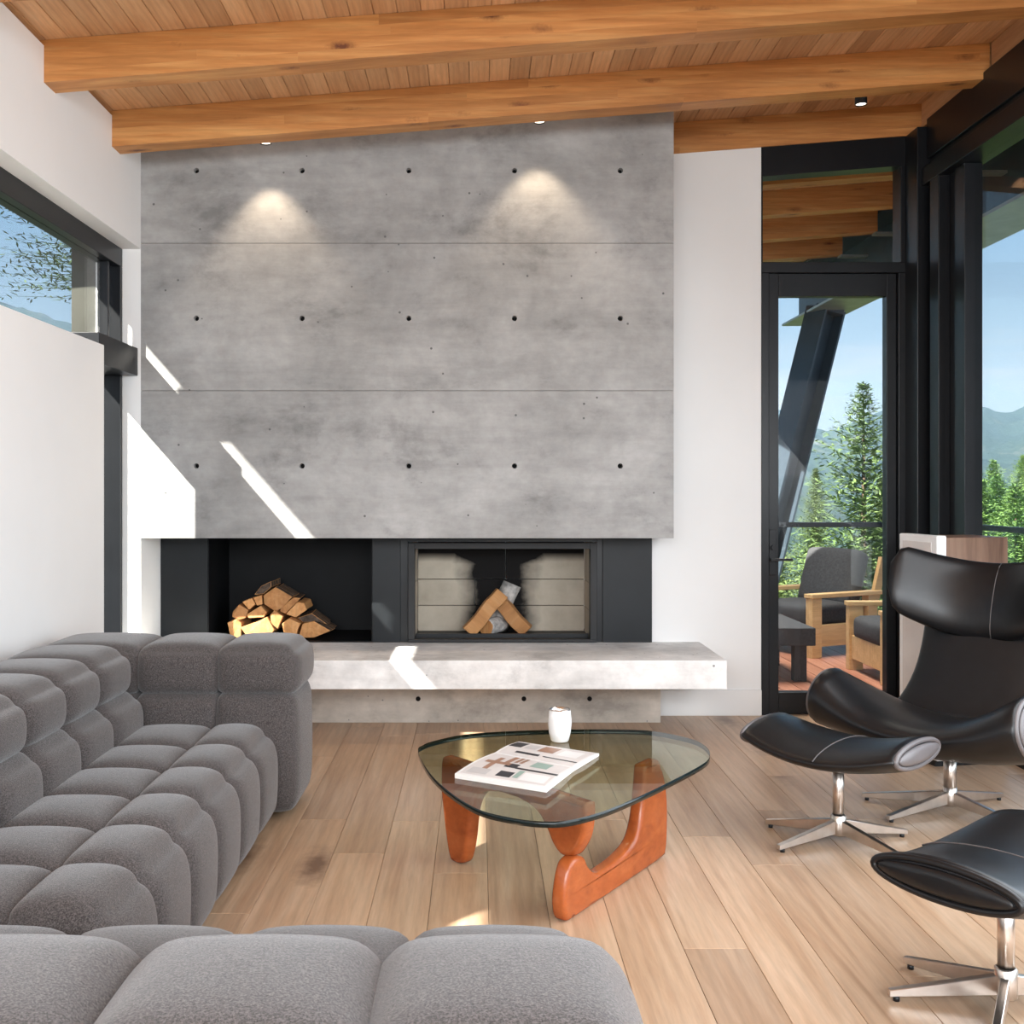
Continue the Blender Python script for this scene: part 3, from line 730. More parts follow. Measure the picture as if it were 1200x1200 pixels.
for a, b_ in zip(cols[1:], cols[:-1]):
    tuft(sofa2, 'back_tuft', a-0.004, b_+0.004, 1.28, 1.71, 0.44, 0.69, r=0.06, bulge=0.022, n=14, front=((1, 1, 0.10), (1, -1, 0.09)))
    tuft(sofa2, 'back_tuft', a-0.004, b_+0.004, 1.31, 1.72, 0.03, 0.47, r=0.06, bulge=0.02)
    tuft(sofa2, 'seat_tuft', a-OV, b_+OV, 1.72, 2.07, 0.15, 0.40, r=0.06, bulge=0.02)
    tuft(sofa2, 'seat_tuft', a-OV, b_+OV, 2.06, 2.40, 0.03, 0.42, r=0.055, bulge=0.022, front=((1, 1, 0.09),))
box('base', -0.98, 0.96, -0.46, 0.42, 0.0, 0.16, M['black_metal'], sofa2)

# ------------------------------------------------------------------ glass coffee table
tb = empty('coffee_table', (0.35, 3.7, 0)); tag(tb, 'rounded triangular glass coffee table on two curved orange-brown wooden legs', 'table')
gp = [(490,880),(496,873),(510,868),(543,861),(593,857),(660,855),(727,855),(767,857),(807,865),(825,873),(832,883),(824,895),(777,920),(727,943),(693,955),(660,962),(627,962),(593,957),(560,948),(527,928),(503,905)]
outl = []
for px, py in gp:
    Y_ = FPX*(CAM_Z-0.40)/(py-VY); outl.append(((px-VX)*Y_/FPX, Y_, 0))
outl = catmull(outl, 5)
bm = bmesh.new(); n = len(outl)
vb = [bm.verts.new((p.x-0.35, p.y-3.7, 0.381)) for p in outl]; vt = [bm.verts.new((p.x-0.35, p.y-3.7, 0.400)) for p in outl]
bm.faces.new(vt); bm.faces.new(list(reversed(vb)))
for k in range(n):
    f = bm.faces.new((vb[k], vb[(k+1) % n], vt[(k+1) % n], vt[k])); f.material_index = 1; f.smooth = True
link('glass_top', bm_mesh('glass_top', bm), [M['table_glass'], M['glass_edge']], tb)
def plane_profile(P, d, zpts, scale=1/3, ox=460, oy=800):
    d = Vector((d[0], d[1])).normalized(); nrm = Vector((d.y, -d.x)); P = Vector(P); r_ = []
    for zx, zy in zpts:
        px, py = ox+zx*scale, oy+zy*scale
        a, b_ = (px-VX)/FPX, -(py-VY)/FPX
        t = nrm.dot(P)/(nrm.x*a+nrm.y)
        q = Vector((t*a, t))-P
        r_.append((q.dot(d), min(0.381, max(0.0, CAM_Z+t*b_))))
    return r_, d, nrm
def plate(name, prof, P, d, nrm, th, mat, parent, rnd=0.016):
    pts = catmull([(u, v, 0) for u, v in prof], 4)
    pts = [Vector((p.x, min(0.381, max(0, p.y)), 0)) for p in pts]
    q = [pts[0]]
    for p in pts[1:]:
        if (p-q[-1]).length > 0.006: q.append(p)
    if (q[0]-q[-1]).length < 0.006: q.pop()
    # inset rings give rounded edges on both faces
    n = len(q); area = sum(q[k].x*q[(k+1) % n].y-q[(k+1) % n].x*q[k].y for k in range(n)); sg = 1 if area > 0 else -1
    nn = []
    for k in range(n):
        e = (q[(k+1) % n]-q[k-1]); e.normalize(); nn.append(Vector((-e.y, e.x, 0))*sg)
    rings = []
    for off, w_ in ((rnd, -th/2), (rnd*0.45, -th/2+rnd*0.18), (rnd*0.1, -th/2+rnd*0.55), (0, -th/2+rnd), (0, th/2-rnd), (rnd*0.1, th/2-rnd*0.55), (rnd*0.45, th/2-rnd*0.18), (rnd, th/2)):
        rings.append([(q[k]+nn[k]*off, w_) for k in range(n)])
    vs, fs = [], []
    for rg in rings:
        for p, w_ in rg:
            W = Vector((P[0]+d.x*p.x+nrm.x*w_, P[1]+d.y*p.x+nrm.y*w_, p.y))
            vs.append(W-parent.location)
    for r_ in range(len(rings)-1):
        for k in range(n):
            k2 = (k+1) % n; fs.append((r_*n+k, r_*n+k2, (r_+1)*n+k2, (r_+1)*n+k))
    from mathutils.geometry import tessellate_polygon
    tri = tessellate_polygon([q]); m_ = (len(rings)-1)*n
    fs += [tuple(t) for t in tri] + [tuple(m_+k for k in reversed(t)) for t in tri]
    bm = bmesh.new(); V = [bm.verts.new(v) for v in vs]
    caps = []
    for k_, f in enumerate(fs):
        fc = bm.faces.new([V[k] for k in f]); caps.append(len(f) == 3)
    me = bm_mesh(name, bm, True)
    for p in me.polygons:
        if len(p.vertices) == 3: p.use_smooth = False
    return link(name, me, mat, parent)
PA = (0.285, 3.42); dA = (0.414, 0.60)
prA, d_, n_ = plane_profile(PA, dA, [(602,842),(586,825),(580,770),(587,700),(602,635),(625,608),(652,607),(668,640),(697,663),(740,640),(790,600),(830,550),(850,480),(860,400),(868,300),(874,240),(886,228),(912,230),(925,290),(940,350),(946,420),(946,520),(940,590),(925,614),(800,717),(640,838)])
plate('table_base', prA, PA, d_, n_, 0.055, M['cherry'], tb)
PB = (0.31, 3.46); dB = (-0.06-0.31, 3.93-3.46)
prB, d_, n_ = plane_profile(PB, dB, [(235,633),(262,630),(275,600),(285,540),(292,470),(305,415),(330,384),(375,380),(430,390),(490,420),(530,455),(560,510),(580,560),(605,597),(630,606),(655,600),(685,550),(697,490),(698,430),(690,385),(665,365),(630,356),(560,338),(480,315),(400,290),(330,262),(280,243),(235,227),(210,226),(195,242),(188,290),(188,380),(195,450),(205,540),(218,610)])
plate('table_base', prB, PB, d_, n_, 0.055, M['cherry'], tb)
link('pivot_rod', tube_mesh('pivot_rod', Vector((0.315, 3.46, 0.16))-tb.location, Vector((0.315, 3.46, 0.24))-tb.location, 0.008), M['steel_dark'], tb)

# magazine lying open on the glass
mg = empty('magazine', (0.2, 3.75, 0.401)); tag(mg, 'open magazine with photo pages lying on the glass coffee table', 'magazine')
def on_glass(px, py, z=0.401):
    Y_ = FPX*(CAM_Z-z)/(py-VY); return Vector(((px-VX)*Y_/FPX, Y_, z))
A_, B_ = on_glass(533, 912), on_glass(640, 929)       # near edge, left to right
C_, D_ = on_glass(580, 886), on_glass(672, 904)       # spine
E_, F_ = on_glass(608, 872), on_glass(702, 886)       # far edge
def page_block(name, e0, e1, s0, s1, t_edge, t_mid, t_sp):
    n = 8; top, bot = [], []
    for k in range(n+1):
        t = k/n
        h = t_edge*(1-t)+t_sp*t + (t_mid-(t_edge+t_sp)/2)*math.sin(math.pi*t)
        for a, b_ in ((e0, s0), (e1, s1)):
            p = a.lerp(b_, t)-mg.location; top.append(Vector((p.x, p.y, h))); bot.append(Vector((p.x, p.y, 0.0)))
    vs = top+bot; m = len(top); fs = []
    for k in range(n):
        a = 2*k; fs.append((a, a+1, a+3, a+2)); fs.append((m+a, m+a+2, m+a+3, m+a+1)); fs.append((a, a+2, m+a+2, m+a)); fs.append((a+1, m+a+1, m+a+3, a+3))
    fs.append((0, m, m+1, 1)); fs.append((2*n, 2*n+1, m+2*n+1, m+2*n))
    bm = bmesh.new(); V = [bm.verts.new(v) for v in vs]
    for f in fs: bm.faces.new([V[q] for q in f])
    o = link(name, bm_mesh(name, bm), M['paper'], mg)
    def P(u, t):
        h = t_edge*(1-t)+t_sp*t+(t_mid-(t_edge+t_sp)/2)*math.sin(math.pi*t)
        p = (e0.lerp(s0, t)).lerp(e1.lerp(s1, t), u)-mg.location; return Vector((p.x, p.y, h+0.0006))
    return P
P1 = page_block('page_block', A_, B_, C_, D_, 0.016, 0.022, 0.013)
P2 = page_block('page_block', E_, F_, C_, D_, 0.010, 0.017, 0.013)
def printed(P, u0, u1, t0, t1, mat):
    vs, fs = [], []; n = 6
    for k in range(n+1):
        t = t0+(t1-t0)*k/n; vs += [P(u0, t), P(u1, t)]
    for k in range(n): fs.append((2*k, 2*k+1, 2*k+3, 2*k+2))
    link('picture_print', mesh('picture_print', vs, fs), M[mat], mg)
printed(P1, 0.03, 0.97, 0.05, 0.97, 'print_pale')
def printed2(P, *a):
    printed(lambda u, t: P(u, t)+Vector((0, 0, 0.0006)), *a)
for r_ in ((0.08,0.30,0.10,0.28,'print_grey'),(0.18,0.24,0.20,0.80,'print_brown'),(0.10,0.40,0.52,0.62,'print_brown'),(0.40,0.56,0.12,0.30,'print_black'),(0.58,0.64,0.14,0.40,'print_teal'),(0.36,0.50,0.45,0.62,'print_black'),(0.50,0.98,0.44,0.50,'print_black'),(0.30,0.36,0.60,0.95,'print_brown'),(0.39,0.43,0.68,0.95,'print_brown'),(0.45,0.49,0.68,0.95,'print_brown'),(0.60,0.80,0.62,0.90,'print_teal'),(0.66,0.94,0.10,0.36,'paper')):
    printed2(P1, *r_)
printed(P2, 0.03, 0.97, 0.05, 0.97, 'print_pale')
for r_ in ((0.02,0.18,0.10,0.50,'print_black'),(0.22,0.36,0.2,0.5,'print_grey'),(0.40,0.60,0.15,0.55,'print_brown'),(0.20,0.50,0.72,0.82,'print_black'),(0.55,0.97,0.76,0.80,'print_black'),(0.66,0.90,0.2,0.6,'paper')):
    printed2(P2, *r_)
# tumbler
tp = on_glass(656, 868.5)
cup = empty('tumbler', tp); tag(cup, 'white stemless tumbler standing on the far side of the coffee table', 'cup')
link('body', lathe('body', [(0.0001, 0), (0.030, 0.0), (0.0345, 0.004), (0.0425, 0.035), (0.0458, 0.065), (0.0455, 0.085), (0.0415, 0.122), (0.040, 0.1225)], 40), M['white_enamel'], cup)
link('rim', lathe('rim', [(0.0412, 0.1215), (0.0405, 0.1265), (0.0385, 0.1265), (0.038, 0.11), (0.041, 0.07), (0.0001, 0.02)], 40), M['chrome'], cup)

# ------------------------------------------------------------------ leather lounge chair and footstools
def sweep(name, stations, mat, parent, nsec=28, smooth=True, caps=True):
    """stations: list of (center, side_axis(depth), thick_axis, half_depth, half_thick, exponent)"""
    vs, fs = [], []
    for c, a, b_, hd, ht, ex in stations:
        for k in range(nsec):
            th = 2*math.pi*k/nsec; cc, ss = math.cos(th), math.sin(th)
            u = math.copysign(abs(cc)**(2/ex[0]), cc)*hd; v = math.copysign(abs(ss)**(2/ex[1]), ss)*ht
            vs.append(c+a*u+b_*v)
    m = len(stations)
    for i_ in range(m-1):
        for k in range(nsec):
            k2 = (k+1) % nsec; fs.append((i_*nsec+k, i_*nsec+k2, (i_+1)*nsec+k2, (i_+1)*nsec+k))
    if caps: fs.append(tuple(reversed(range(nsec)))); fs.append(tuple(range((m-1)*nsec, m*nsec)))
    bm = bmesh.new(); V = [bm.verts.new(v) for v in vs]
    for f in fs: bm.faces.new([V[k] for k in f])
    me = bm_mesh(name, bm, True)
    return link(name, me, mat, parent)
def saddle(root, W, z0, rise, flare, y0, yend, hd0, hd1, ht0, ht1, capmat, body='seat', n=29, ex=(2.0, 1.7), tilt=0.0, mat='leather', pw_=2.0):
    st = []
    f = lambda s: Vector((W*s, y0+(yend-y0)*abs(s)**2, z0+rise*(abs(s)**pw_-flare*abs(s)**(pw_*3))))
    for i_ in range(n):
        s = -1+2*i_/(n-1); c = f(s)
        t = (f(min(1.0, s+0.01))-f(max(-1.0, s-0.01))).normalized()
        t = Vector((t.x, 0, t.z*(1-0.75*abs(s)**3))).normalized()
        a = Vector((0, math.cos(tilt), math.sin(tilt))); a = (a-t*a.dot(t)).normalized(); b_ = t.cross(a).normalized()
        if b_.z < 0: b_ = -b_
        e = abs(s)**2
        st.append((c, a, b_, hd0+(hd1-hd0)*e, ht0+(ht1-ht0)*e, ex))
    # rounded lead-in at both ends
    def shrunk(stn, k, d): return (stn[0]+d, stn[1], stn[2], stn[3]-k, stn[4]-k, stn[5])
    t1 = (f(1)-f(0.98)); t1 = Vector((t1.x, 0, t1.z*0.25)).normalized(); t0 = Vector((-t1.x, 0, t1.z))
    full = [shrunk(st[0], 0.020, t0*0.016), shrunk(st[0], 0.007, t0*0.012)]+st+[shrunk(st[-1], 0.007, t1*0.012), shrunk(st[-1], 0.020, t1*0.016)]
    o = sweep(body, full, M[mat], root)
    for sg_, stn, t in ((-1, st[0], t0), (1, st[-1], t1)):
        hd, ht = stn[3]-0.026, stn[4]-0.020
        ex = (2.0, 1.95)
        ring = [(stn[0]+t*0.012, hd, ht), (stn[0]+t*0.022, hd, ht), (stn[0]+t*0.024, hd*0.97, ht*0.95)]
        cap = [(c, stn[1], stn[2], h1-0.006, h2-0.006, ex) for c, h1, h2 in ring] + [(stn[0]+t*0.030, stn[1], stn[2], hd*0.75, ht*0.74, ex), (stn[0]+t*0.032, stn[1], stn[2], hd*0.35, ht*0.35, ex)]
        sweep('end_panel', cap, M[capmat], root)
        # soft piping ring round the panel
        bm = bmesh.new(); nn = 40; rr = []
        for k in range(nn):
            th = 2*math.pi*k/nn; cc, ss = math.cos(th), math.sin(th)
            u = math.copysign(abs(cc)**(2/ex[0]), cc)*(hd+0.009); v = math.copysign(abs(ss)**(2/ex[1]), ss)*(ht+0.006)
            rr.append(stn[0]+t*0.012+stn[1]*u+stn[2]*v)
        vs, fs = [], []; R_ = 0.010
        for k in range(nn):
            dd = (rr[(k+1) % nn]-rr[k-1]).normalized(); e1 = dd.cross(t).normalized()
            for j in range(8):
                q = 2*math.pi*j/8; vs.append(rr[k]+e1*math.cos(q)*R_+t*math.sin(q)*R_)
        for k in range(nn):
            for j in range(8):
                fs.append((k*8+j, ((k+1) % nn)*8+j, ((k+1) % nn)*8+(j+1) % 8, k*8+(j+1) % 8))
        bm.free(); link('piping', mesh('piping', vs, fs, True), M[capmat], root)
    return f
def star_base(root, h, leg, angles, r=0.0215):
    link('pedestal', tube_mesh('pedestal', (0, 0, 0.06), (0, 0, h), r, n=28), M['chrome'], root)
    link('hub', lathe('hub', [(0.0001, 0.028), (0.026, 0.028), (0.029, 0.032), (0.029, 0.105), (0.0235, 0.109)], 28), M['chrome'], root)
    for a in angles:
        bm = bmesh.new()
        vs, fs = bm_box(bm, 0.015, leg, -0.014, 0.014, 0.0, 0.0)
        for v in vs:
            far = v.co.x > 0.1
            up = vs.index(v) >= 4
            v.co.z = (0.030 if up else 0.012) if far else (0.090 if up else 0.036)
            v.co.y *= 0.75 if far else 0.8
        bmesh.ops.bevel(bm, geom=list(bm.edges), offset=0.002, segments=1, affect='EDGES')
        o = link('leg', bm_mesh('leg', bm), M['chrome'], root); o.rotation_euler = (0, 0, a)
        gl = link('glide', tube_mesh('glide', (leg-0.02, 0, 0), (leg-0.02, 0, 0.013), 0.009, n=12), M['black_metal'], o)
def seam_strip(root, f, s, hd, ht, zoff, side, yr, mat='leather_brown'):
    pass
def footstool(loc, ang, label, legs, capmat):
    o = empty('footstool', loc, ang); tag(o, label, 'footstool', 'black leather footstools')
    W = 0.30
    f = saddle(o, W, 0.352, 0.05, 0.05, 0.0, 0.0, 0.255, 0.21, 0.055, 0.058, capmat, ex=(2.0, 1.6))
    # centre seam as a slim raised welt over the top
    vs = []
    for k in range(17):
        u = -0.25+0.50*k/16; z = 0.352+0.055*(max(0, 1-(abs(u)/0.26)**2.0))**(1/1.6)
        vs.append(Vector((0.02, u, z)))
    welt(o, vs)
    star_base(o, 0.33, 0.30, legs)
    link('swivel_plate', lathe('swivel_plate', [(0.0001, 0.300), (0.10, 0.300), (0.10, 0.312), (0.0001, 0.316)], 24), M['black_metal'], o)
    return o
def welt(root, pts, R_=0.0028, mat='leather_brown', name='seam'):
    pts = [Vector(p) for p in pts]; vs, fs = [], []
    for k, p in enumerate(pts):
        d = (pts[min(k+1, len(pts)-1)]-pts[max(k-1, 0)]).normalized(); e1 = d.orthogonal().normalized(); e2 = d.cross(e1)
        for j in range(6):
            q = 2*math.pi*j/6; vs.append(p+e1*math.cos(q)*R_+e2*math.sin(q)*R_)
    for k in range(len(pts)-1):
        for j in range(6): fs.append((k*6+j, (k+1)*6+j, (k+1)*6+(j+1) % 6, k*6+(j+1) % 6))
    return link(name, mesh(name, vs, fs, True), M[mat], root)
A45 = math.radians(-45)
footstool((1.417, 4.16, 0), A45, 'black leather footstool with window sheen coloured into its end panel, between lounge chair and coffee table', [math.radians(a)-A45 for a in (141, 205, -58, 12)], 'leather_sheen')
footstool((1.41, 2.825, 0), math.radians(37), 'black leather footstool cut by the bottom right corner of the photo', [math.radians(a-37) for a in (172, 125, 238, 8, )], 'leather')

AC = math.radians(-50)
ch = empty('lounge_chair', (2.03, 4.55, 0), AC); tag(ch, 'black leather winged lounge chair with nickel star base, beside the glass door', 'chair')
saddle(ch, 0.43, 0.335, 0.135, 0.06, -0.08, -0.24, 0.34, 0.165, 0.085, 0.13, 'leather_sheen', ex=(2.1, 1.9), tilt=math.radians(-6), pw_=2.2)
# back: vertical loft
st = []
for k in range(15):
    t = k/14
    y = 0.16+0.24*t**0.9; z = 0.34+0.55*t
    wdt = 0.27+0.12*(1-t)**4+0.03*t*t
    tang = Vector((0, 0.24, 0.55)).normalized(); nrm = Vector((0, tang.z, -tang.y))
    st.append((Vector((0, y, z)), Vector((1, 0, 0)), nrm, wdt, 0.045, (4.0, 2.0)))
sweep('backrest', st, M['leather'], ch)
st = [(c+Vector((0, 0.06, -0.02)), a, b_, hd*1.06, 0.05, ex) for c, a, b_, hd, ht, ex in st[1:]]
sh = sweep('back_shell', st, M['leather_brown'], ch)
# wing headrest: swept band curling forward
st = []
for k in range(33):
    s = -1+2*k/32; e = abs(s)
    y = 0.355-0.19*e**2.2; zt_ = 1.06+0.085*e**2; zb_ = 0.70+0.14*e**2.2
    if e > 0.85:
        q = math.sqrt(max(0.0, 1-((e-0.85)/0.15)**2)); mid = (zt_+zb_)/2; hh = (zt_-zb_)/2*(0.35+0.65*q)
    else: mid, hh = (zt_+zb_)/2, (zt_-zb_)/2
    tang = Vector((1, -0.44*math.copysign(e**1.2, s), 0)).normalized(); up = Vector((0, 0.30, 0.954)).normalized()
    nrm = tang.cross(up).normalized()
    tk = 0.052*(math.sqrt(max(0.02, 1-e**6)))
    st.append((Vector((0.37*s, y, mid)), up, nrm, hh, tk, (2.6, 2.0)))
sweep('headrest', st, M['leather'], ch)
c_, up_, nr_, hh_, tk_, _e = st[18]
welt(ch, [c_+up_*(u*hh_)+nr_*(tk_*math.sqrt(max(0, 1-abs(u)**2.6))) for u in np.linspace(-0.97, 0.97, 17)], R_=0.0022, name='headrest_seam')
star_base(ch, 0.27, 0.36, [math.radians(a)-AC for a in (150, 205, -60, 30)], 0.026)
link('swivel_plate', lathe('swivel_plate', [(0.0001, 0.245), (0.13, 0.245), (0.13, 0.262), (0.0001, 0.268)], 24), M['black_metal'], ch)


# floor-standing loudspeaker behind the chair
sp = empty('floor_speaker', (2.385, 5.45, 0)); tag(sp, 'tall speaker with white front and walnut sides behind the lounge chair', 'speaker')
box('cabinet', -0.07, 0.28, -0.14, 0.16, 0.03, 1.145, M['walnut'], sp, bev=0.004)
fb = box('front_panel', -0.125, -0.071, -0.16, 0.18, 0.03, 1.155, M['white_enamel'], sp, bev=0.006)
box('grille', -0.131, -0.126, -0.12, 0.14, 0.10, 1.12, M['print_pale'], sp, bev=0.002)
box('plinth', -0.12, 0.27, -0.14, 0.16, 0.0, 0.03, M['black_metal'], sp)
sp.rotation_euler = (0, 0, math.radians(9))

# ------------------------------------------------------------------ terrace outside
dk = empty('terrace_deck', (3.0, 9.0, -0.02)); tag(dk, 'red-brown timber deck boards outside the glass door', 'deck', kind='structure')
x = 0.6
while x < 4.6:
    b_ = plank('plank', x+0.003, x+0.137, 6.76, 10.6, -0.0, 0.028, M['deck_wood'], dk, bev=0.002)
    b_.location = b_.location-Vector((3.0, 9.0, 0)); x += 0.14
x = 2.95
while x < 4.6:
    b_ = plank('plank', x+0.003, x+0.137, 1.0, 6.755, -0.0, 0.028, M['deck_wood'], dk, bev=0.002)
    b_.location = b_.location-Vector((3.0, 9.0, 0)); x += 0.14
box('joists', -2.4, 1.6, -8.0, 1.6, -0.25, -0.03, M['trunk'], dk)

rlg = empty('deck_railing', (3.0, 10.5, 0)); tag(rlg, 'black handrail with clear glass panels around the terrace', 'railing')
wbox('handrail', 0.6, 4.62, 10.40, 10.45, 1.02, 1.07, M['black_metal'], rlg, 0.004)
wbox('handrail', 4.57, 4.62, 1.0, 10.40, 1.02, 1.07, M['black_metal'], rlg, 0.004)
for a, b_ in ((0.6, 2.58), (2.60, 4.58)): wbox('pane', a, b_, 10.42, 10.43, 0.05, 1.02, M['glass'], rlg, 0)
for a, b_ in ((1.0, 3.9), (3.92, 7.1), (7.12, 10.38)): wbox('pane', 4.59, 4.60, a, b_, 0.05, 1.02, M['glass'], rlg, 0)
for xx in (0.6, 2.57, 4.575): wbox('post', xx, xx+0.04, 10.405, 10.445, -0.1, 1.02, M['black_metal'], rlg, 0.003)

# roof edge beam and leaning column
sb = empty('roof_edge_beam', (3.7, 9.0, 3.3)); tag(sb, 'dark steel roof edge beam with pale bottom flange outside', 'beam')
def shear(xx): return 0.0
wbox('bottom_flange', 3.52, 3.98, 1.0, 12.25, 3.285, 3.31, M['flange'], sb, 0.002)
wbox('web', 3.70, 3.80, 1.0, 12.2, 3.31, 3.78, M['ext_steel'], sb, 0.002)
wbox('top_flange', 3.46, 4.02, 1.0, 12.25, 3.78, 3.81, M['ext_steel'], sb, 0.002)
for k in range(3, 8):
    y0 = 3.85+0.88*k
    wbox('bracket', 3.44, 3.70, y0+0.02, y0+0.11, 3.60, 3.62, M['flange'], sb, 0)
lc = empty('leaning_column', (3.29, 11.3, -0.3)); tag(lc, 'dark steel column leaning to the right under the roof edge beam', 'column')
t0, t1 = at(899, 640, 11.3), at(968, 362, 11.3)
t0 = t0+(t0-t1).normalized()*1.2
d = (t1-t0); ln = d.length; q = d.to_track_quat('Z', 'Y').to_matrix().to_4x4()
bm = bmesh.new()
for b_ in ((-0.145, 0.145, -0.145, -0.12, 0, ln), (-0.145, 0.145, 0.12, 0.145, 0, ln), (-0.014, 0.014, -0.12, 0.12, 0, ln)):
    bm_box(bm, *b_, M=Matrix.Translation(t0-lc.location) @ q @ Matrix.Rotation(0.5, 4, 'Z'))
link('column', bm_mesh('column', bm), M['ext_steel'], lc)
bm = bmesh.new(); bm_box(bm, -0.15, 0.15, -0.15, 0.15, ln-0.05, ln, M=Matrix.Translation(t0-lc.location) @ q); link('cap_plate', bm_mesh('cap_plate', bm), M['ext_steel'], lc)
# collar that ties it down to the deck edge
bm = bmesh.new(); bm_box(bm, -0.2, 0.2, -0.2, 0.2, -0.02, 0.0, M=Matrix.Translation(t0-lc.location)); link('base_plate', bm_mesh('base_plate', bm), M['ext_steel'], lc)

ta = bpy.data.lights.new('terrace_fill_light', 'AREA'); tl = bpy.data.objects.new('terrace_fill_light', ta); COL.objects.link(tl)  # added fill lamp without a fixture, lifts the dark deck
ta.shape = 'RECTANGLE'; ta.size = 0.9; ta.size_y = 2.2; ta.energy = 85; ta.spread = math.radians(105); ta.color = (1.0, 0.94, 0.86); tl.location = (2.3, 8.2, 3.28)
def armchair(loc, rz, label, wd=0.78, dp=0.86):
    o = empty('outdoor_armchair', loc, rz); tag(o, label, 'armchair', 'outdoor armchairs on the terrace')
    # local: front is -Y
    for s in (-1, 1):
        xo = s*(wd/2); xi = s*(wd/2-0.075); xa, xb = min(xo, xi), max(xo, xi)
        box('leg', xa, xb, -dp/2, -dp/2+0.11, 0, 0.50, M['teak'], o, bev=0.004)
        box('leg', xa, xb, dp/2-0.20, dp/2-0.09, 0, 0.50, M['teak'], o, bev=0.004)
        box('armrest', xa-0.01, xb+0.01, -dp/2-0.01, dp/2-0.02, 0.50, 0.535, M['teak'], o, bev=0.004)
        box('side_panel', xa+0.01, xb-0.01, -dp/2+0.11, dp/2-0.20, 0.09, 0.27, M['teak'], o, bev=0.003)
        bm = bmesh.new(); bm_box(bm, xa+0.02, xb-0.02, -0.04, 0.04, 0, 0.62, M=Matrix.Translation((0, dp/2-0.16, 0.22)) @ Matrix.Rotation(math.radians(-17), 4, 'X'))
        link('back_post', bm_mesh('back_post', bm), M['teak'], o)
    box('front_rail', -wd/2+0.075, wd/2-0.075, -dp/2+0.02, -dp/2+0.06, 0.09, 0.27, M['teak'], o, bev=0.003)
    bm, c = puff(-wd/2+0.085, wd/2-0.085, -dp/2+0.02, dp/2-0.22, 0.25, 0.43, r=0.045, bulge=0.015); q_ = link('seat_cushion', bm_mesh('seat_cushion', bm, True), M['cushion'], o); q_.location = c
    bm, c = puff(-wd/2+0.085, wd/2-0.085, -0.08, 0.08, 0.0, 0.50, r=0.045, bulge=0.015); q_ = link('back_cushion', bm_mesh('back_cushion', bm, True), M['cushion'], o)
    q_.location = (0, dp/2-0.22, 0.63); q_.rotation_euler = (math.radians(-17), 0, 0)
    return o
armchair((2.98, 9.35, -0.02), math.radians(-62), 'oak outdoor armchair with charcoal cushions facing the dark low table')
armchair((3.33, 7.95, -0.02), math.radians(-90), 'nearer oak outdoor armchair, half hidden behind the door frame')
tt = empty('outdoor_table', (2.10, 8.15, -0.02)); tag(tt, 'low dark square table on the terrace, cut by the door stile', 'table')
box('table_top', -0.45, 0.36, -0.45, 0.45, 0.27, 0.40, M['cushion'], tt, bev=0.006)
for sx in (-0.40, 0.22):
    for sy in (-0.40, 0.30): box('leg', sx, sx+0.09, sy, sy+0.09, 0, 0.27, M['cushion'], tt, bev=0.003)

# ------------------------------------------------------------------ trees, hill, mountains
def conifer_mesh(name, H, R_, levels, per, droop, seed, base=0.06, spray=0.16, twigs=9):
    r = np.random.default_rng(seed); V, F = [], []
    def add(p, q, wv):
        n0 = len(V); V.extend([p-wv*0.35, p+wv*0.35, p*0.45+q*0.55+wv, q, p*0.45+q*0.55-wv]); F.append((n0, n0+1, n0+2, n0+3, n0+4))
    for lv in range(levels):
        t = base+(1-base)*(lv/(levels-1))**0.92; z = H*t
        rad = R_*(1-t)**0.82*(0.85+0.3*r.random())+0.05
        nb = max(4, int(per*(0.55+0.45*(1-t))))
        a0 = r.random()*6.28
        for b in range(nb):
            a = a0+2*math.pi*b/nb+r.normal()*0.18; ln = rad*(0.75+0.45*r.random())
            dirv = np.array([math.cos(a), math.sin(a), 0.0]); side = np.array([-math.sin(a), math.cos(a), 0.0])
            up0 = (0.42*t - droop*(1-t))
            e_ = dirv*ln+np.array([0, 0, z+ln*(up0+0.22)]); o_ = np.array([0, 0, z]); m_ = dirv*ln*0.55+np.array([0, 0, z+ln*(up0*0.55+0.22*0.3)])
            n0 = len(V); ww = side*0.09*spray; vv_ = np.array([0, 0, 0.08*spray]); V.extend([o_-ww, o_+ww, m_+ww*0.7, m_-ww*0.7, e_, o_-vv_, o_+vv_, m_+vv_*0.7, m_-vv_*0.7]); F.extend([(n0, n0+1, n0+2, n0+3), (n0+3, n0+2, n0+4), (n0+5, n0+6, n0+7, n0+8), (n0+8, n0+7, n0+4)])
            for k in range(twigs):
                u = (k+0.6)/twigs; p = dirv*ln*u; p = p+np.array([0, 0, z+ln*(up0*u+0.22*u*u)])
                for s in ((-1, 1) if k < twigs-1 else (0,)):
                    l2 = spray*(1.25-0.6*u)*(0.8+0.4*r.random())*(0.6+0.6*min(1, ln/ (0.4*R_)))
                    dv = dirv*0.75+side*s*0.75+np.array([0, 0, 0.05+0.35*r.random()-0.1]); dv = dv+r.normal(size=3)*0.30; p = p+r.normal(size=3)*0.035; q = p+dv/np.linalg.norm(dv)*l2*1.5
                    wv = np.cross(dv, np.array([0.3*r.normal(), 0.3*r.normal(), 1.0])); wv = wv/np.linalg.norm(wv)*l2*0.20
                    add(p, q, wv)
    me = bpy.data.meshes.new(name); me.from_pydata([tuple(v) for v in V], [], F); me.update(); return me
KINDS = [('a', conifer_mesh('foliage', 11.0, 2.9, 64, 13, 0.30, 1, spray=0.115, twigs=19)),
         ('b', conifer_mesh('foliage', 9.5, 2.7, 54, 13, 0.18, 2, spray=0.125, twigs=18)),
         ('c', conifer_mesh('foliage', 10.0, 3.3, 58, 13, 0.38, 3, spray=0.125, twigs=19))]
TH = [11.0, 9.5, 10.0]
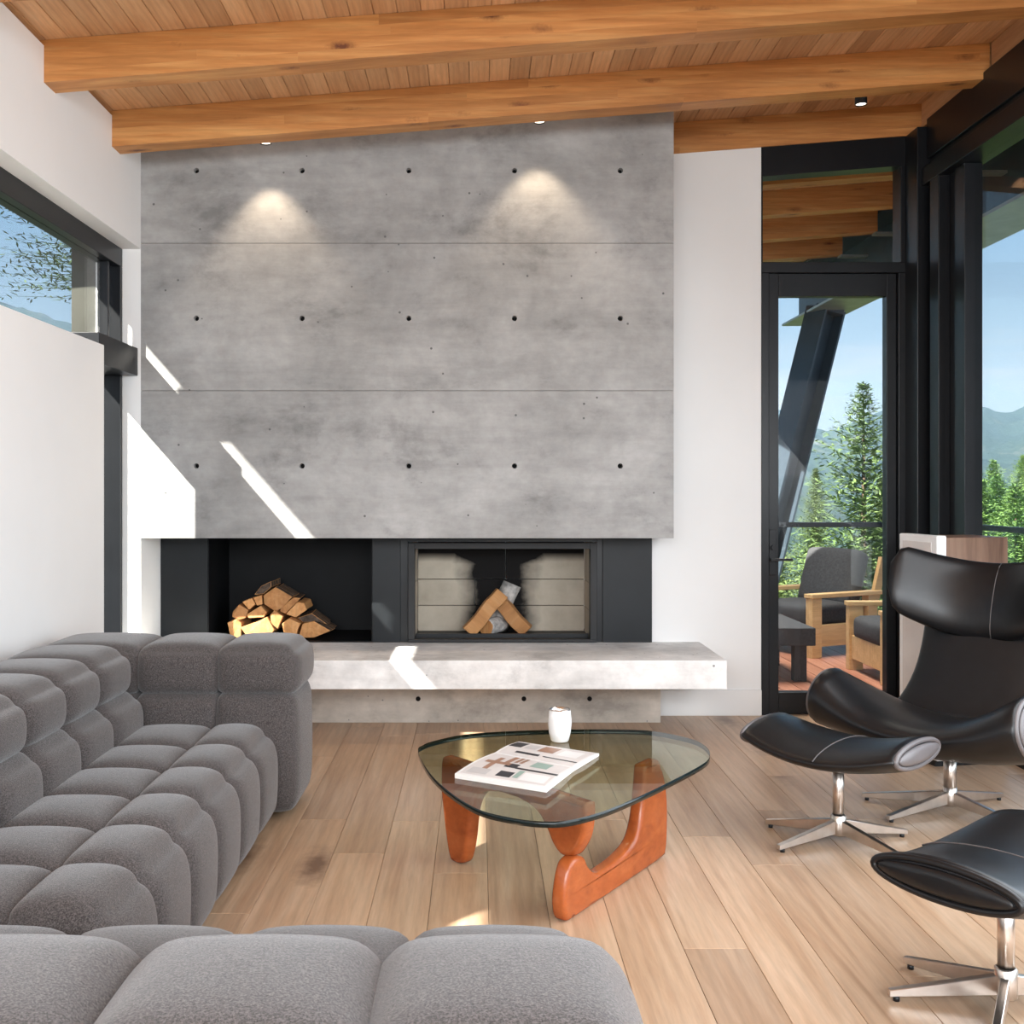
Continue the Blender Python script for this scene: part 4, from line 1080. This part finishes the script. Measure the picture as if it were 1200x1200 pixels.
trunks = [tube_mesh('trunk', (0, 0, -2.0), (0, 0, h*0.985), 0.20, 0.015, 10) for h in TH]
def tree(name, kind, loc, s, rz, label, cat, group, mat='needles', me=None, tme=None):
    o = empty(name, loc, rz); o.scale = (s, s, s); tag(o, label, cat, group)
    f = bpy.data.objects.new('foliage', me or KINDS[kind][1]); COL.objects.link(f); f.parent = o
    if len(f.data.materials) == 0: f.data.materials.append(M[mat])
    f.material_slots[0].link = 'OBJECT'; f.material_slots[0].material = M[mat]
    tr = bpy.data.objects.new('trunk', tme or trunks[kind]); COL.objects.link(tr); tr.parent = o
    if len(tr.data.materials) == 0: tr.data.materials.append(M['trunk'])
    return o
hero_me = conifer_mesh('foliage', 11.0, 3.9, 46, 10, 0.26, 21, spray=0.135, twigs=21)
# the tall spruce in the door glass: tip at pixel (1012, 455)
Y_ = 24.0; tip = at(1012, 455, Y_)
tree('spruce_tree', 0, (tip.x, Y_, tip.z-11.0*1.0), 1.0, 0.4, 'tall pointed spruce rising above the others in the door glass', 'tree', None, 'needles', hero_me)
LAB = 'one of the dense green conifers beyond the terrace railing'
placed = []
for px, py, Yt, kd in ((1150, 568, 16.2, 1), (1190, 572, 14.2, 0), (1168, 562, 19.4, 2), (1207, 558, 22.8, 1)):
    p = at(px, py, Yt); placed.append((p.x, Yt))
    tree('conifer_tree', kd, (p.x, Yt, p.z-TH[kd]*0.6), 0.6, px*0.1, LAB, 'tree', 'conifers beyond the terrace', 'needles_bright')
fr_ = random.Random(5)
for row, (Yt, tpx) in enumerate(((14.6, 614), (17.7, 602), (20.9, 594), (24.3, 584), (27.8, 570), (31.2, 556))):
    xx = Yt*0.27+(row % 2)*1.5
    while xx < Yt*0.60+1.0:
        hero = math.hypot(xx-tip.x, Yt-Y_) < 3.6 or any(math.hypot(xx-q_[0], Yt-q_[1]) < 2.3 for q_ in placed)
        if not hero:
            kd = fr_.randrange(3); sc_ = 0.52 if xx/Yt < 0.44 else 0.60; top = CAM_Z-(tpx+fr_.uniform(-9, 9)-(22 if xx/Yt > 0.44 else 0)-VY)*Yt/FPX
            tree('conifer_tree', kd, (xx, Yt+fr_.uniform(-0.2, 0.2), top-TH[kd]*sc_), sc_, fr_.uniform(0, 6.28), LAB, 'tree', 'conifers beyond the terrace', 'needles_bright' if xx/Yt > 0.45 else 'needles')
        xx += 3.05 if xx/Yt < 0.42 else 2.5
# pine with a high crown outside the left window
ht = tube_mesh('trunk', (0, 0, -20.0), (0, 0, 10.8), 0.30, 0.03, 10)
pine_me = conifer_mesh('foliage', 11.0, 3.5, 84, 19, 0.34, 33, base=0.03, spray=0.125, twigs=24)
tree('pine_tree', 0, (-3.78, 12.2, 3.66), 0.46, 0.3, 'conifer with hanging branches seen through the left strip window', 'tree', None, 'needles_dark', pine_me, ht)

# hillside under the trees
def terrain(name, fn, az, dist, mat, label, cat, kind='structure'):
    vs, fs = [], []
    for d in dist:
        for a in az:
            vs.append((d*a, d, fn(a, d)))
    m = len(az)
    for i_ in range(len(dist)-1):
        for k in range(m-1): fs.append((i_*m+k, i_*m+k+1, (i_+1)*m+k+1, (i_+1)*m+k))
    o = link(name, mesh(name, vs, fs, True), M[mat]); tag(o, label, cat, kind=kind); return o
from mathutils import noise as mn
def fbm(x, y, o=5):
    v, a, f = 0, 1.0, 1.0
    for _ in range(o): v += a*mn.noise(Vector((x*f, y*f, 3.7))); a *= 0.5; f *= 2.1
    return v
terrain('terrain', lambda a, d: -4.5-0.36*max(0, d-12) if d < 120 else -43.4-0.09*(d-120), np.linspace(-2.5, 2.5, 30), [6.8, 12, 30, 60, 120, 300, 700], 'ground', 'wooded slope falling away below the terrace', 'ground')
SKY = [(-700, 300), (-200, 330), (35, 361), (60, 371), (95, 383), (300, 430), (600, 470), (915, 486), (945, 497), (972, 506), (990, 500), (1010, 491), (1040, 483), (1090, 478), (1138, 475), (1152, 474), (1168, 480), (1185, 481), (1200, 476), (1300, 466), (1700, 440), (2300, 470)]
sa = np.array([(p-VX)/FPX for p, _ in SKY]); se = np.array([(VY-q)/FPX for _, q in SKY])
az = np.linspace(-1.05, 1.4, 420)
D0, D1, D2 = 700.0, 3000.0, 3900.0
def mt(a, d):
    e = float(np.interp(a, sa, se)); top = e*D1*1.0
    if d <= D1:
        t = (d-D0)/(D1-D0); base = -90*(1-t)
        z = base+top*(t**1.7)
    else:
        z = top*(1-((d-D1)/(D2-D1))*0.9)
    amp = 22*min(1.0, 4*max(0, (d-D0)/(D1-D0)))
    return z+amp*fbm(a*9.0, d*0.004)*1.2+6*fbm(a*60, d*0.02, 3)
terrain('mountain_range', mt, az, np.concatenate([np.linspace(D0, D1, 46), np.linspace(D1+150, D2, 5)]), 'mountain', 'hazy blue forested mountain range on the horizon', 'mountain')
# aerial haze between the terrace and the mountains (a real scattering volume)
hz = bpy.data.materials.new('valley_haze'); hz.use_nodes = True; t = hz.node_tree; t.nodes.clear()
o_ = t.nodes.new('ShaderNodeOutputMaterial'); vs_ = t.nodes.new('ShaderNodeVolumeScatter'); vs_.inputs['Color'].default_value = (0.42, 0.66, 1.0, 1)
vs_.inputs['Density'].default_value = 0.00011; vs_.inputs['Anisotropy'].default_value = 0.0; t.links.new(vs_.outputs[0], o_.inputs['Volume'])
hb = box('valley_haze', -4200, 5600, 120, 4400, -200, 420, hz); tag(hb, 'thin blue haze hanging over the valley', 'haze', kind='stuff')
hz.use_fake_user = False
